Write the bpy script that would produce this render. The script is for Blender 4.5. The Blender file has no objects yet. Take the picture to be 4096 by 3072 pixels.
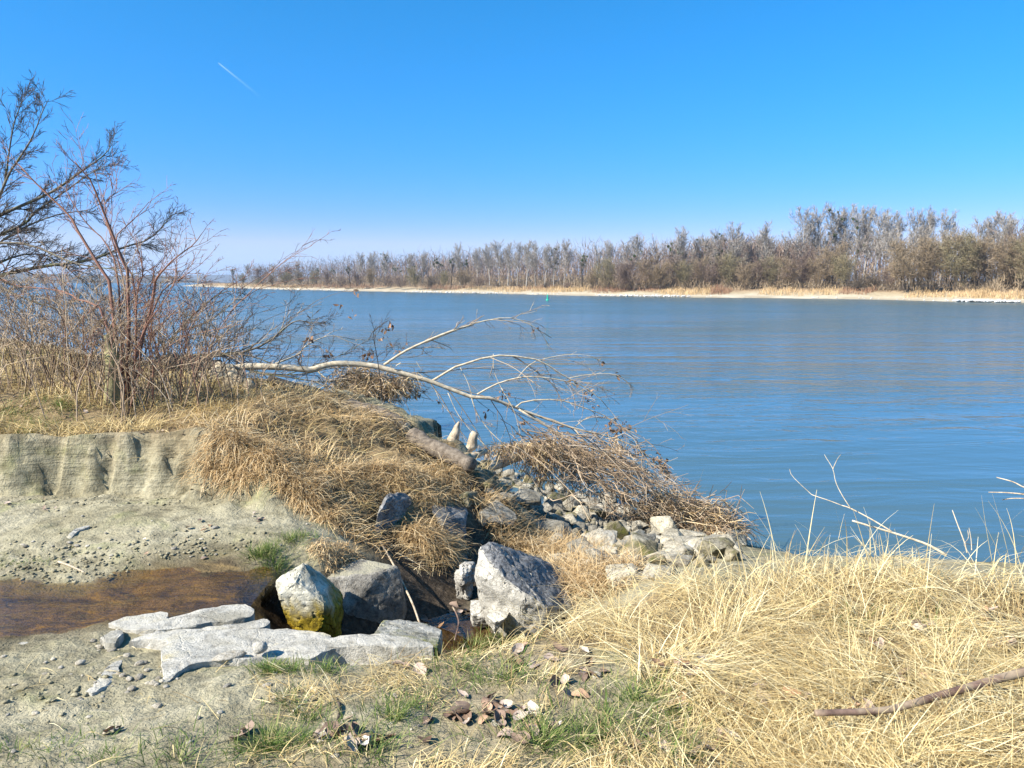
import bpy, bmesh, math, random
import numpy as np
from mathutils import Vector, Matrix

# ------------------------------------------------------------------ camera, sky, sun, exposure
S = bpy.context.scene
COL = S.collection
H = 3.6                       # camera height above the river
PITCH = math.radians(7.6)
FPX = 770.0                   # focal length in pixels at 1024 wide
cam = bpy.data.cameras.new('camera')
cam_o = bpy.data.objects.new('camera', cam)
COL.objects.link(cam_o)
cam.sensor_width = 36.0
cam.lens = FPX / 1024 * 36
cam.clip_start = 0.05
cam.clip_end = 60000
cam_o.location = (0, 0, H)
cam_o.rotation_euler = (math.radians(90) - PITCH, 0, 0)
S.camera = cam_o

SUN_EL = math.radians(40)
SUN_AZ = math.radians(-119)    # measured clockwise from +Y (the view direction): left and a little behind
world = bpy.data.worlds.new('World')
S.world = world
world.use_nodes = True
wn = world.node_tree
sky = wn.nodes.new('ShaderNodeTexSky')
sky.sky_type = 'NISHITA'
sky.sun_disc = False
sky.sun_elevation = SUN_EL
sky.sun_rotation = SUN_AZ
sky.air_density = 1.0
sky.dust_density = 0.6
sky.ozone_density = 1.5
# the phone renders the clear sky as one saturated blue: keep the sky model's brightness and its fade towards the
# horizon (its red to blue ratio), hold the hue at that blue
sep = wn.nodes.new('ShaderNodeSeparateColor')
com = wn.nodes.new('ShaderNodeCombineColor'); com.mode = 'HSV'
wn.links.new(sky.outputs[0], sep.inputs[0])
def wmath(op, a, b, clamp=False):
    m = wn.nodes.new('ShaderNodeMath'); m.operation = op; m.use_clamp = clamp
    for s_, x in ((m.inputs[0], a), (m.inputs[1], b)):
        if isinstance(x, (int, float)): s_.default_value = x
        else: wn.links.new(x, s_)
    return m.outputs[0]
rb = wmath('MINIMUM', wmath('DIVIDE', sep.outputs[0], sep.outputs[2]), 1.0)
sat = wmath('SUBTRACT', 1.0, wmath('POWER', rb, 3.0))
com.inputs[0].default_value = 0.607
wn.links.new(wmath('ADD', wmath('MULTIPLY', sat, 0.56), 0.44), com.inputs[1])
wn.links.new(wmath('MAXIMUM', sep.outputs[0], sep.outputs[2]), com.inputs[2])
bg = wn.nodes['Background']
bg.inputs[1].default_value = 0.097
wn.links.new(com.outputs[0], bg.inputs[0])

sl = bpy.data.lights.new('sun', 'SUN')
sl.energy = 5.0
sl.angle = math.radians(0.53)
sl.color = (1.0, 0.94, 0.84)
sun_o = bpy.data.objects.new('sun', sl)
COL.objects.link(sun_o)
SV = Vector((math.sin(SUN_AZ) * math.cos(SUN_EL), math.cos(SUN_AZ) * math.cos(SUN_EL), math.sin(SUN_EL)))
sun_o.rotation_euler = SV.to_track_quat('Z', 'Y').to_euler()
sun_o.location = SV * 60

S.view_settings.view_transform = 'Standard'
S.view_settings.look = 'None'
S.view_settings.gamma = 1.0
S.view_settings.exposure = 1.15
S.view_settings.use_curve_mapping = False
S.render.engine = 'CYCLES'
S.cycles.use_denoising = True
S.cycles.max_bounces = 4
S.cycles.diffuse_bounces = 2
S.cycles.glossy_bounces = 2
S.cycles.transmission_bounces = 2
S.cycles.transparent_max_bounces = 8
S.cycles.caustics_reflective = False
S.cycles.caustics_refractive = False
S.cycles.sample_clamp_indirect = 6.0

RNG = np.random.default_rng(7)
random.seed(7)

# ------------------------------------------------------------------ pixel <-> place helpers (layout notes taken in 1024x768)
CP, SP = math.cos(PITCH), math.sin(PITCH)
def ray(u, v):
    cx = (u - 512) / FPX; cy = (384 - v) / FPX
    return cx, CP + cy * SP, -SP + cy * CP
def at(u, v, D):
    """point on the sight line at ground distance D along +Y"""
    a, b, c = ray(u, v)
    return Vector((a * D / b, D, H + c * D / b))
def atz(u, v, z):
    a, b, c = ray(u, v)
    t = (z - H) / c
    return Vector((a * t, b * t, z))
# zoom windows used while measuring
def zf(u0, v0, s): return lambda x, y: (u0 + s * x, v0 + s * y)
Z1 = zf(0, 75, .1243); Z2 = zf(0, 250, .1243); Z3 = zf(200, 287.5, .1243); Z4 = zf(425, 300, .1469)
Z5 = zf(200, 425, .1243); Z6 = zf(375, 475, .1243); Z7 = zf(0, 437.5, .1243)
ZA = zf(0, 600, .1243); ZB = zf(250, 600, .1243); ZC = zf(500, 525, .1465); ZD = zf(750, 525, .1464); ZE = zf(725, 350, .1352)

# ------------------------------------------------------------------ noise
_perm = np.random.default_rng(3).permutation(512)
_perm = np.concatenate([_perm, _perm, _perm])
_grad = np.random.default_rng(4).normal(size=(512, 3)); _grad /= np.linalg.norm(_grad, axis=1)[:, None]
def perlin(p):
    p = np.asarray(p, float)
    i = np.floor(p).astype(int); f = p - i
    i &= 511
    u = f * f * f * (f * (f * 6 - 15) + 10)
    r = 0
    for dx in (0, 1):
        for dy in (0, 1):
            for dz in (0, 1):
                h = _perm[_perm[_perm[(i[:, 0] + dx) & 511] + ((i[:, 1] + dy) & 511)] + ((i[:, 2] + dz) & 511)] & 511
                g = _grad[h]
                d = g[:, 0] * (f[:, 0] - dx) + g[:, 1] * (f[:, 1] - dy) + g[:, 2] * (f[:, 2] - dz)
                w = (u[:, 0] if dx else 1 - u[:, 0]) * (u[:, 1] if dy else 1 - u[:, 1]) * (u[:, 2] if dz else 1 - u[:, 2])
                r = r + w * d
    return r * 1.6
def fbm(p, octv=4, gain=.5, lac=2.03):
    p = np.asarray(p, float); a = 1; r = 0
    for k in range(octv):
        r = r + a * perlin(p + 17.3 * k); p = p * lac; a *= gain
    return r
_g2a = np.random.default_rng(6).uniform(0, 2 * math.pi, 512); _g2 = np.stack([np.cos(_g2a), np.sin(_g2a)], 1)
def perlin2(x, y):
    i = np.floor(x).astype(np.int32); j = np.floor(y).astype(np.int32); fx = x - i; fy = y - j
    u = fx * fx * fx * (fx * (fx * 6 - 15) + 10); v = fy * fy * fy * (fy * (fy * 6 - 15) + 10)
    i0 = i & 511; i1 = (i + 1) & 511; j0 = j & 511; j1 = (j + 1) & 511
    def c(a, b, dx, dy):
        g = _g2[_perm[_perm[a] + b] & 511]; return g[..., 0] * (fx - dx) + g[..., 1] * (fy - dy)
    p = c(i0, j0, 0, 0); q = c(i1, j0, 1, 0); r = c(i0, j1, 0, 1); t = c(i1, j1, 1, 1)
    p = p + u * (q - p); r = r + u * (t - r)
    return (p + v * (r - p)) * 1.5
def n2(x, y, s, k=0, octv=3):
    a = 1.0; r = 0; x = x * s + 31.7 * k + 5; y = y * s - 17.9 * k + 9
    for q in range(octv):
        r = r + a * perlin2(x, y); x = x * 2.03 + 13.1; y = y * 2.03 + 7.7; a *= .5
    return r
def sstep(a, b, x):
    t = np.clip((x - a) / (b - a), 0, 1)
    return t * t * (3 - 2 * t)

# ------------------------------------------------------------------ mesh builders
class MB:
    """collects vertices and faces of ONE mesh; rnd is a per-vertex 0..1 colour variation"""
    def __init__(self): self.v = []; self.q = []; self.t = []; self.r = []; self.n = 0
    def add(self, v, quads=None, tris=None, rnd=None):
        v = np.asarray(v, float).reshape(-1, 3)
        self.v.append(v)
        if quads is not None and len(quads): self.q.append(np.asarray(quads, int) + self.n)
        if tris is not None and len(tris): self.t.append(np.asarray(tris, int) + self.n)
        self.r.append(np.full(len(v), .5) if rnd is None else np.broadcast_to(rnd, (len(v),)))
        self.n += len(v)
    def tubes(self, P, R, k=4, rnd=None, cap=True):
        """P (M,N,3) centre lines, R (M,N) radii"""
        P = np.asarray(P, float); R = np.asarray(R, float)
        M, N, _ = P.shape
        T = np.gradient(P, axis=1)
        T /= np.linalg.norm(T, axis=2, keepdims=True) + 1e-9
        ref = np.where(np.abs(T[:, :1, 2:3]) > .8, np.array([1., 0, 0]), np.array([0, 0, 1.]))
        ref = np.broadcast_to(ref, T.shape)
        A = np.cross(T, ref); A /= np.linalg.norm(A, axis=2, keepdims=True) + 1e-9
        B = np.cross(T, A)
        ang = np.arange(k) * 2 * math.pi / k
        V = P[:, :, None] + R[:, :, None, None] * (A[:, :, None] * np.cos(ang)[None, None, :, None] + B[:, :, None] * np.sin(ang)[None, None, :, None])
        idx = np.arange(M * N * k).reshape(M, N, k)
        a = idx[:, :-1]; b = idx[:, 1:]
        q = np.stack([a, np.roll(a, -1, 2), np.roll(b, -1, 2), b], -1).reshape(-1, 4)
        if rnd is not None: rnd = np.repeat(np.asarray(rnd, float), N * k)
        t = None
        if cap and k > 3:
            e = np.concatenate([idx[:, 0, ::-1], idx[:, -1]], 0)
            t = np.concatenate([np.stack([e[:, 0], e[:, i], e[:, i + 1]], -1) for i in range(1, k - 1)], 0)
        self.add(V, q, t, rnd)
    def strips(self, P, W, side, rnd=None):
        """flat ribbons: P (M,N,3), W (M,N) widths, side (M,3)"""
        P = np.asarray(P, float); M, N, _ = P.shape
        s = np.asarray(side)[:, None, :] * (np.asarray(W)[:, :, None] / 2)
        V = np.stack([P - s, P + s], 2)
        idx = np.arange(M * N * 2).reshape(M, N, 2)
        q = np.stack([idx[:, :-1, 0], idx[:, :-1, 1], idx[:, 1:, 1], idx[:, 1:, 0]], -1).reshape(-1, 4)
        if rnd is not None: rnd = np.repeat(np.asarray(rnd, float), N * 2)
        self.add(V, q, None, rnd)
    def mesh(self, name, mat, smooth=False):
        me = bpy.data.meshes.new(name)
        v = np.concatenate(self.v)
        q = np.concatenate(self.q) if self.q else np.zeros((0, 4), int)
        t = np.concatenate(self.t) if self.t else np.zeros((0, 3), int)
        me.vertices.add(len(v)); me.vertices.foreach_set('co', v.astype(np.float32).ravel())
        lv = np.concatenate([q.ravel(), t.ravel()]).astype(np.int32)
        me.loops.add(len(lv)); me.loops.foreach_set('vertex_index', lv)
        st = np.concatenate([np.arange(len(q)) * 4, len(q) * 4 + np.arange(len(t)) * 3]).astype(np.int32)
        me.polygons.add(len(st)); me.polygons.foreach_set('loop_start', st)
        if smooth: me.polygons.foreach_set('use_smooth', np.ones(len(st), bool))
        a = me.attributes.new('rnd', 'FLOAT', 'POINT')
        a.data.foreach_set('value', np.concatenate(self.r).astype(np.float32))
        me.update(calc_edges=True)
        if mat: me.materials.append(mat)
        return me

def link(name, data, parent=None):
    o = bpy.data.objects.new(name, data)
    COL.objects.link(o)
    if parent: o.parent = parent
    return o
def tag(o, label=None, cat=None, group=None, kind=None):
    if label: o['label'] = label
    if cat: o['category'] = cat
    if group: o['group'] = group
    if kind: o['kind'] = kind
    return o
def thing(name, loc, label, cat, group=None):
    o = link(name, None); o.location = loc; o.empty_display_size = .1
    return tag(o, label, cat, group)
def part(name, mb, mat, parent, smooth=False, kind=None):
    """mesh in world coordinates, re-based to its parent's origin"""
    off = np.array(parent.location) if parent is not None else np.zeros(3)
    mb.v = [a - off for a in mb.v]
    o = link(name, mb.mesh(name, mat, smooth), parent)
    if kind: o['kind'] = kind
    return o
def spline(pts, n):
    """Catmull-Rom through control points (any dimension), n samples"""
    p = np.asarray([list(a) for a in pts], float)
    if len(p) == 2: return p[0] + (p[1] - p[0]) * np.linspace(0, 1, n)[:, None]
    e = np.concatenate([[2 * p[0] - p[1]], p, [2 * p[-1] - p[-2]]])
    t = np.linspace(0, len(p) - 1 - 1e-9, n); i = t.astype(int); f = (t - i)[:, None]
    a, b, c, d = e[i], e[i + 1], e[i + 2], e[i + 3]
    return .5 * ((2 * b) + (-a + c) * f + (2 * a - 5 * b + 4 * c - d) * f ** 2 + (-a + 3 * b - 3 * c + d) * f ** 3)
def ordinal(n):
    w = 'first second third fourth fifth sixth seventh eighth ninth tenth eleventh twelfth thirteenth fourteenth fifteenth sixteenth seventeenth eighteenth nineteenth twentieth'.split()
    t = ['twenty-' + a for a in w[:9]]
    b = w[:9]
    w = w + t + ['thirtieth'] + ['thirty-' + a for a in b] + ['fortieth'] + ['forty-' + a for a in b] + ['fiftieth'] + ['fifty-' + a for a in b] + ['sixtieth']
    return w[n]

# ------------------------------------------------------------------ materials
def newmat(name):
    m = bpy.data.materials.new(name); m.use_nodes = True
    nt = m.node_tree
    return m, nt, nt.nodes['Principled BSDF']
def nd(nt, t, **kw):
    n = nt.nodes.new('ShaderNode' + t)
    for k, v in kw.items():
        if k.startswith('i_'):
            key = k[2:]
            n.inputs[int(key) if key.isdigit() else key].default_value = v
        else: setattr(n, k, v)
    return n
def ramp(nt, fac, stops, interp='LINEAR'):
    r = nd(nt, 'ValToRGB'); cr = r.color_ramp; cr.interpolation = interp
    while len(cr.elements) < len(stops): cr.elements.new(.5)
    for e, (p, c) in zip(cr.elements, stops): e.position = p; e.color = (*c, 1)
    nt.links.new(fac, r.inputs[0])
    return r.outputs[0]
def gcoord(nt, scale=(1, 1, 1), obj=False):
    g = nd(nt, 'TexCoord') if obj else nd(nt, 'NewGeometry')
    mp = nd(nt, 'Mapping'); mp.inputs['Scale'].default_value = scale
    nt.links.new(g.outputs['Object' if obj else 'Position'], mp.inputs[0])
    return mp.outputs[0]
def noise(nt, co, scale, detail=4, rough=.55, dist=0):
    n = nd(nt, 'TexNoise', i_Scale=scale, i_Detail=detail, i_Roughness=rough, i_Distortion=dist)
    if co is not None: nt.links.new(co, n.inputs['Vector'])
    return n.outputs[0]
def mix(nt, fac, a, b, mode='MIX'):
    m = nd(nt, 'Mix', data_type='RGBA', blend_type=mode)
    for s, x in ((m.inputs[0], fac), (m.inputs[6], a), (m.inputs[7], b)):
        if isinstance(x, (int, float)): s.default_value = x
        elif isinstance(x, tuple): s.default_value = (*x, 1)
        else: nt.links.new(x, s)
    return m.outputs[2]
def math_(nt, op, a, b=0.0, clamp=False):
    m = nd(nt, 'Math', operation=op, use_clamp=clamp)
    for s, x in ((m.inputs[0], a), (m.inputs[1], b)):
        if isinstance(x, (int, float)): s.default_value = x
        else: nt.links.new(x, s)
    return m.outputs[0]
def attr(nt, name):
    a = nd(nt, 'Attribute', attribute_name=name); return a.outputs['Fac']
def bump(nt, bsdf, h, strength=.5, dist=.01, prev=None):
    b = nd(nt, 'Bump', i_Strength=strength, i_Distance=dist)
    nt.links.new(h, b.inputs['Height'])
    if prev is not None: nt.links.new(prev, b.inputs['Normal'])
    if bsdf is not None: nt.links.new(b.outputs[0], bsdf.inputs['Normal'])
    return b.outputs[0]

def strand_mat(name, stops, rough=.6, trans=0.25, spec=.3):
    """thin blades, stalks and twigs: colour from the per-strand attribute; a little light passes through blades"""
    m, nt, b = newmat(name)
    c = ramp(nt, attr(nt, 'rnd'), stops)
    nt.links.new(c, b.inputs['Base Color'])
    b.inputs['Roughness'].default_value = rough
    b.inputs['Specular IOR Level'].default_value = spec
    if trans:
        tr = nd(nt, 'BsdfTranslucent'); nt.links.new(c, tr.inputs[0])
        mx = nd(nt, 'MixShader', i_0=trans)
        nt.links.new(b.outputs[0], mx.inputs[1]); nt.links.new(tr.outputs[0], mx.inputs[2])
        nt.links.new(mx.outputs[0], nt.nodes['Material Output'].inputs[0])
    return m
def bark_mat(name, c1, c2, c3=None, scale=9, stretch=(1, 1, 1), bstr=.7, bdist=.01, rough=.85):
    m, nt, b = newmat(name)
    co = gcoord(nt, stretch)
    n1 = noise(nt, co, scale, 6, .65)
    n2_ = noise(nt, co, scale * 5, 4, .6)
    c = ramp(nt, n1, [(.33, c1), (.62, c2)])
    if c3: c = mix(nt, ramp(nt, noise(nt, co, scale * .35, 3), [(.5, (0, 0, 0)), (.62, (1, 1, 1))]), c, c3)
    c = mix(nt, .35, c, ramp(nt, n2_, [(.35, (.25, .25, .25)), (.65, (1, 1, 1))]), 'MULTIPLY')
    nt.links.new(c, b.inputs['Base Color'])
    b.inputs['Roughness'].default_value = rough
    b.inputs['Specular IOR Level'].default_value = .2
    bump(nt, b, math_(nt, 'ADD', n1, math_(nt, 'MULTIPLY', n2_, .5)), bstr, bdist)
    return m
def rock_mat(name, base, dark, light, dirt=.75, algae=None, moss=None, wet=False, scale=5.0, objvar=False, mud=None, crack=.35, mudlift=0.0, weather=None):
    m, nt, b = newmat(name)
    co = gcoord(nt) if not objvar else gcoord(nt)
    n1 = noise(nt, co, scale, 8, .62, .4)
    n2_ = noise(nt, co, scale * 6, 6, .7)
    n3 = noise(nt, co, scale * 28, 3, .6)
    c = ramp(nt, n1, [(.32, dark), (.5, base), (.66, light)])
    c = mix(nt, dirt, c, ramp(nt, n2_, [(.36, (.30, .29, .27)), (.52, (1, 1, 1))]), 'MULTIPLY')
    c = mix(nt, dirt * .6, c, ramp(nt, n3, [(.38, (.45, .44, .42)), (.5, (1, 1, 1))]), 'MULTIPLY')
    if objvar:
        oi = nd(nt, 'ObjectInfo')
        c = mix(nt, 1.0, c, ramp(nt, oi.outputs['Random'], [(0, (.62, .6, .56)), (.5, (1, .97, .92)), (1, (1.25, 1.2, 1.08))]), 'MULTIPLY')
    vo = nd(nt, 'TexVoronoi', feature='DISTANCE_TO_EDGE', i_Scale=scale * 1.3)
    wv = nd(nt, 'Mapping'); nt.links.new(co, wv.inputs[0])
    dn = nd(nt, 'TexNoise', i_Scale=scale * 1.5, i_Detail=4); nt.links.new(co, dn.inputs[0])
    vv = nd(nt, 'Mix', data_type='RGBA', i_0=.22); nt.links.new(co, vv.inputs[6]); nt.links.new(dn.outputs[1], vv.inputs[7])
    nt.links.new(vv.outputs[2], vo.inputs['Vector'])
    cr = ramp(nt, vo.outputs[0], [(0, (0, 0, 0)), (.035, (1, 1, 1))])
    geo = nd(nt, 'NewGeometry'); sx = nd(nt, 'SeparateXYZ'); nt.links.new(geo.outputs['Normal'], sx.inputs[0])
    if mud:   # silt settled on the level top
        f = math_(nt, 'MULTIPLY', ramp(nt, sx.outputs[2], [(.75, (0, 0, 0)), (.93, (1, 1, 1))]), ramp(nt, n1, [(.38 + mudlift, (0, 0, 0)), (.52 + mudlift, (1, 1, 1))]))
        c = mix(nt, f, c, mud)
    if weather:   # lichen-grey weathered upper face
        f = math_(nt, 'ADD', sx.outputs[2], math_(nt, 'MULTIPLY', math_(nt, 'SUBTRACT', n1, .5), .5))
        c = mix(nt, ramp(nt, f, [(.50, (0, 0, 0)), (.62, (1, 1, 1))]), c, mix(nt, ramp(nt, n2_, [(.40, (0, 0, 0)), (.56, (1, 1, 1))]), tuple(x * .35 for x in weather), weather))
    if moss:
        f = ramp(nt, noise(nt, co, scale * .8, 5, .7), [(.5, (0, 0, 0)), (.66, (1, 1, 1))])
        c = mix(nt, f, c, moss)
    if algae:   # (colour, height below which it grows, softness)
        sp_ = nd(nt, 'SeparateXYZ'); nt.links.new(geo.outputs['Position'], sp_.inputs[0])
        col, zt, so = algae
        hz = math_(nt, 'ADD', sp_.outputs[2], math_(nt, 'MULTIPLY', n1, so * 1.6))
        f = nd(nt, 'MapRange', i_1=zt + so * 1.2, i_2=zt + so * .5, i_3=0.0, i_4=1.0); nt.links.new(hz, f.inputs[0])
        c = mix(nt, f.outputs[0], c, mix(nt, ramp(nt, n2_, [(.4, (0, 0, 0)), (.62, (1, 1, 1))]), col, tuple(x * .35 for x in col)))
    nt.links.new(c, b.inputs['Base Color'])
    b.inputs['Roughness'].default_value = .35 if wet else .88
    b.inputs['Specular IOR Level'].default_value = .5 if wet else .2
    h = math_(nt, 'ADD', math_(nt, 'ADD', math_(nt, 'MULTIPLY', n1, .55), math_(nt, 'MULTIPLY', n2_, .5)), math_(nt, 'MULTIPLY', n3, .22))
    h = math_(nt, 'ADD', h, math_(nt, 'MULTIPLY', cr, crack * .25))
    bump(nt, b, h, 1.0, .024)
    return m

M = {}
M['straw_pale'] = strand_mat('straw_pale', [(0, (.30, .20, .085)), (.3, (.50, .365, .16)), (.7, (.73, .585, .29)), (1, (.87, .765, .48))])
M['straw_brown'] = strand_mat('straw_brown', [(0, (.09, .055, .028)), (.28, (.34, .215, .095)), (.6, (.64, .455, .225)), (1, (.82, .67, .42))])
M['straw_olive'] = strand_mat('straw_olive', [(0, (.10, .075, .03)), (.3, (.34, .24, .09)), (.65, (.60, .45, .20)), (1, (.76, .62, .34))])
M['green'] = strand_mat('green_blade', [(0, (.05, .09, .015)), (.5, (.12, .19, .035)), (.75, (.24, .28, .08)), (1, (.48, .42, .18))], trans=.35)
M['twig_dark'] = strand_mat('twig_dark', [(0, (.035, .028, .022)), (.6, (.085, .065, .048)), (1, (.16, .13, .10))], .8, 0)
M['twig_red'] = strand_mat('twig_red', [(0, (.10, .05, .035)), (.5, (.22, .11, .075)), (1, (.36, .22, .15))], .7, 0)
M['twig_tan'] = strand_mat('twig_tan', [(0, (.11, .075, .045)), (.5, (.30, .21, .13)), (1, (.56, .44, .30))], .75, 0)
M['dead_leaf'] = strand_mat('dead_leaf', [(0, (.10, .055, .03)), (.5, (.30, .17, .10)), (1, (.45, .29, .18))], .7, .2)
M['willow_bark'] = bark_mat('willow_bark', (.10, .085, .065), (.25, .22, .17), (.16, .17, .08), 14, (1, 1, .5))
M['peeled'] = bark_mat('peeled_branch', (.36, .29, .19), (.64, .55, .40), None, 16, (1, 1, 1), .5, .006)
M['gnawed'] = bark_mat('gnawed_wood', (.10, .07, .04), (.66, .55, .38), None, 13, (2.5, 1, 1), 1, .02)
M['log'] = bark_mat('log_bark', (.09, .07, .052), (.25, .205, .155), None, 18, (1, 1, 1), 1, .015)
M['darklog'] = bark_mat('dark_log_bark', (.045, .036, .028), (.14, .115, .085), None, 18, (1, 1, 1), 1, .015)
M['cutwood'] = bark_mat('cut_wood', (.34, .26, .17), (.58, .49, .36), None, 30, (1, 1, 1), .4, .004)
M['drift'] = bark_mat('driftwood', (.26, .19, .12), (.62, .52, .38), None, 22, (1, 1, .4), .7, .008)
M['lichen'] = bark_mat('lichen_bark', (.20, .18, .07), (.46, .42, .20), (.25, .22, .12), 20, (1, 1, .4), .8, .01)
M['brownbark'] = bark_mat('brown_smooth_bark', (.10, .06, .045), (.23, .15, .11), (.42, .33, .22), 12, (1, 1, 1), .4, .004, .6)
M['rock_grey'] = rock_mat('rock_grey', (.42, .395, .345), (.22, .205, .18), (.58, .55, .48), dirt=.6)
M['rock_top'] = rock_mat('rock_pitted', (.50, .47, .40), (.30, .28, .24), (.64, .60, .51), scale=8, crack=.6, dirt=.45, weather=(.27, .265, .255))
M['rock_dark'] = rock_mat('rock_dark', (.22, .215, .205), (.11, .108, .102), (.36, .35, .33))
M['rock_cube'] = rock_mat('rock_cube', (.27, .25, .215), (.14, .13, .11), (.44, .41, .35), mud=(.31, .285, .205))
M['rock_algae'] = rock_mat('rock_algae', (.47, .44, .34), (.28, .255, .18), (.62, .59, .48), dirt=.6, algae=((.34, .245, .02), 1.79, .22))
M['rock_algae2'] = rock_mat('rock_algae_low', (.36, .34, .28), (.19, .18, .14), (.50, .48, .42), moss=(.20, .19, .04))
M['slab'] = rock_mat('slab_white', (.44, .415, .355), (.28, .26, .205), (.55, .525, .46), scale=3.6, crack=.35, dirt=.5, mud=(.40, .355, .245), mudlift=.14)
M['riprap'] = rock_mat('riprap_stone', (.37, .345, .285), (.19, .175, .14), (.52, .49, .42), scale=7, objvar=True)
M['riprap_moss'] = rock_mat('riprap_mossy', (.25, .22, .15), (.11, .10, .06), (.42, .39, .31), scale=8, objvar=True, moss=(.10, .10, .025))
M['pebble'] = rock_mat('pebble_pale', (.56, .52, .44), (.44, .38, .28), (.68, .65, .58), scale=20, objvar=True, crack=0)

# ------------------------------------------------------------------ terrain of the near bank
_ctl = []
def C(u, v, dz): _ctl.append(tuple(atz(u, v, H + dz)))
for a in [(-150, 505, -1.66), (0, 503, -1.66), (120, 503, -1.66), (220, 505, -1.67), (290, 518, -1.69),
          (0, 545, -1.70), (150, 545, -1.70), (250, 545, -1.70), (320, 556, -1.72),
          (-150, 600, -1.80), (0, 605, -1.80), (70, 603, -1.80), (130, 600, -1.80), (190, 595, -1.80), (240, 590, -1.81),
          (-100, 568, -1.74), (0, 570, -1.74), (70, 566, -1.74), (130, 562, -1.74), (200, 556, -1.73), (255, 560, -1.73),
          (0, 642, -1.74), (70, 640, -1.74), (120, 634, -1.74), (180, 622, -1.76), (235, 612, -1.78),
          (130, 655, -1.71), (250, 665, -1.70), (350, 668, -1.70), (430, 660, -1.70), (190, 640, -1.73),
          (0, 700, -1.66), (150, 700, -1.65), (300, 710, -1.64), (-200, 700, -1.65),
          (-250, 768, -1.6), (0, 768, -1.6), (300, 768, -1.6), (512, 768, -1.58), (700, 768, -1.55), (900, 768, -1.52), (1024, 768, -1.5), (1250, 768, -1.5),
          (450, 682, -1.66), (512, 692, -1.64), (545, 652, -1.67), (600, 640, -1.66), (575, 628, -1.74),
          (650, 622, -1.62), (750, 620, -1.60), (850, 640, -1.56), (950, 640, -1.54), (1024, 640, -1.54), (1200, 600, -1.55),
          (620, 592, -1.76), (680, 574, -1.76), (760, 565, -1.70), (850, 562, -1.64), (950, 566, -1.61), (1024, 572, -1.61), (1200, 585, -1.58),
          # pit under the little fall and the gully between the boulders
          (540, 596, -2.10), (590, 586, -2.02), (490, 545, -2.28), (505, 520, -2.35), (430, 540, -2.1),
          (560, 540, -2.6), (620, 550, -2.75), (520, 505, -2.65), (660, 560, -2.6), (730, 560, -2.6), (820, 562, -2.6), (900, 568, -2.6), (1024, 574, -2.6), (1250, 585, -2.6), (580, 560, -2.35),
          (300, 556, -1.75), (345, 553, -1.80), (270, 560, -1.74), (480, 657, -1.70), (300, 662, -1.70), (380, 660, -1.70), (525, 641, -1.74)]: C(*a)
for u, d, z in ((283, 4.0, 1.62), (292, 3.72, 1.62), (330, 3.75, 1.45), (330, 4.2, 1.45), (360, 3.78, 1.40), (400, 3.8, 1.36), (400, 4.3, 1.34), (380, 4.75, 1.38), (345, 4.5, 1.42), (450, 3.9, 1.32), (450, 4.5, 1.30), (448, 5.1, 1.30), (430, 4.9, 1.32), (490, 4.15, 1.36), (485, 4.6, 1.33),
                (470, 5.6, 1.28), (490, 6.2, 1.26), (508, 7.0, 1.12), (515, 4.3, 1.42), (300, 4.55, 1.55), (580, 4.25, 1.52), (556, 4.15, 1.44), (604, 4.2, 1.62), (535, 4.0, 1.46), (585, 4.7, 1.48)):
    _ctl.append(((u - 512) / FPX / CP * d, d, z))
WL = [(400, 428), (440, 446), (480, 461), (520, 477), (560, 491), (600, 504), (650, 520), (720, 538), (800, 556), (900, 574), (1024, 584), (1250, 596)]
wl = [atz(u, v, 0.0) for u, v in WL]
for p in wl[2:]:
    _ctl.append(tuple(p)); _ctl.append((p.x * 1.1 + .3, p.y + 1.6, -.75)); _ctl.append((p.x * 1.3 + .6, p.y + 5, -1.6))
    
# plateau outline (top edge), world xy
PL = np.array([(-40, 7.5), (-12, 6.6), (-7, 6.35), (-5.2, 6.2), (-4.1, 6.12), (-3.3, 6.24), (-2.75, 6.22), (-2.35, 6.16), (-2.0, 5.9), (-1.62, 5.82),
               (-1.25, 6.1), (-.98, 6.55), (-.72, 6.95), (-.5, 7.3), (-.4, 7.7), (-.6, 8.1), (-1.05, 8.2), (-2.0, 8.75), (-3.05, 9.7),
               (-4.97, 11.4), (-9.4, 16.2), (-13.5, 20.5), (-40, 34)], float)
for x, y in ((-.6, 11.5), (-2.2, 12.2), (-4.2, 13.5), (-7, 16), (-11, 20), (-15.5, 25), (-30, 33), (-40, 40)):
    _ctl.append((x, y, -.4)); _ctl.append((x + 2, y + 3.5, -1.5))
for x, y in ((-8, 5.2), (-12, 5), (-8, 3), (-6, 1.5), (-3, 0), (0, 0), (3, 0), (6, 1.5), (9, 3), (12, 4), (-12, 0), (12, 0), (0, -4), (-8, -4), (8, -4)):
    _ctl.append((x, y, 1.98))
_ctl = np.array(_ctl)
def _sol():
    X = _ctl[:, :2]; d = np.sqrt(((X[:, None] - X[None]) ** 2).sum(2) + .0225)
    n = len(X); A = np.zeros((n + 3, n + 3)); A[:n, :n] = d - .04 * np.eye(n)
    A[:n, n] = 1; A[:n, n + 1:] = X; A[n, :n] = 1; A[n + 1:, :n] = X.T
    return np.linalg.solve(A, np.concatenate([_ctl[:, 2], [0, 0, 0]]))
_w = _sol()
def lower(x, y):
    n = len(_ctl); r = _w[n] + _w[n + 1] * x + _w[n + 2] * y
    for k in range(n): r = r + _w[k] * np.sqrt((x - _ctl[k, 0]) ** 2 + (y - _ctl[k, 1]) ** 2 + .0225)
    return r
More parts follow.
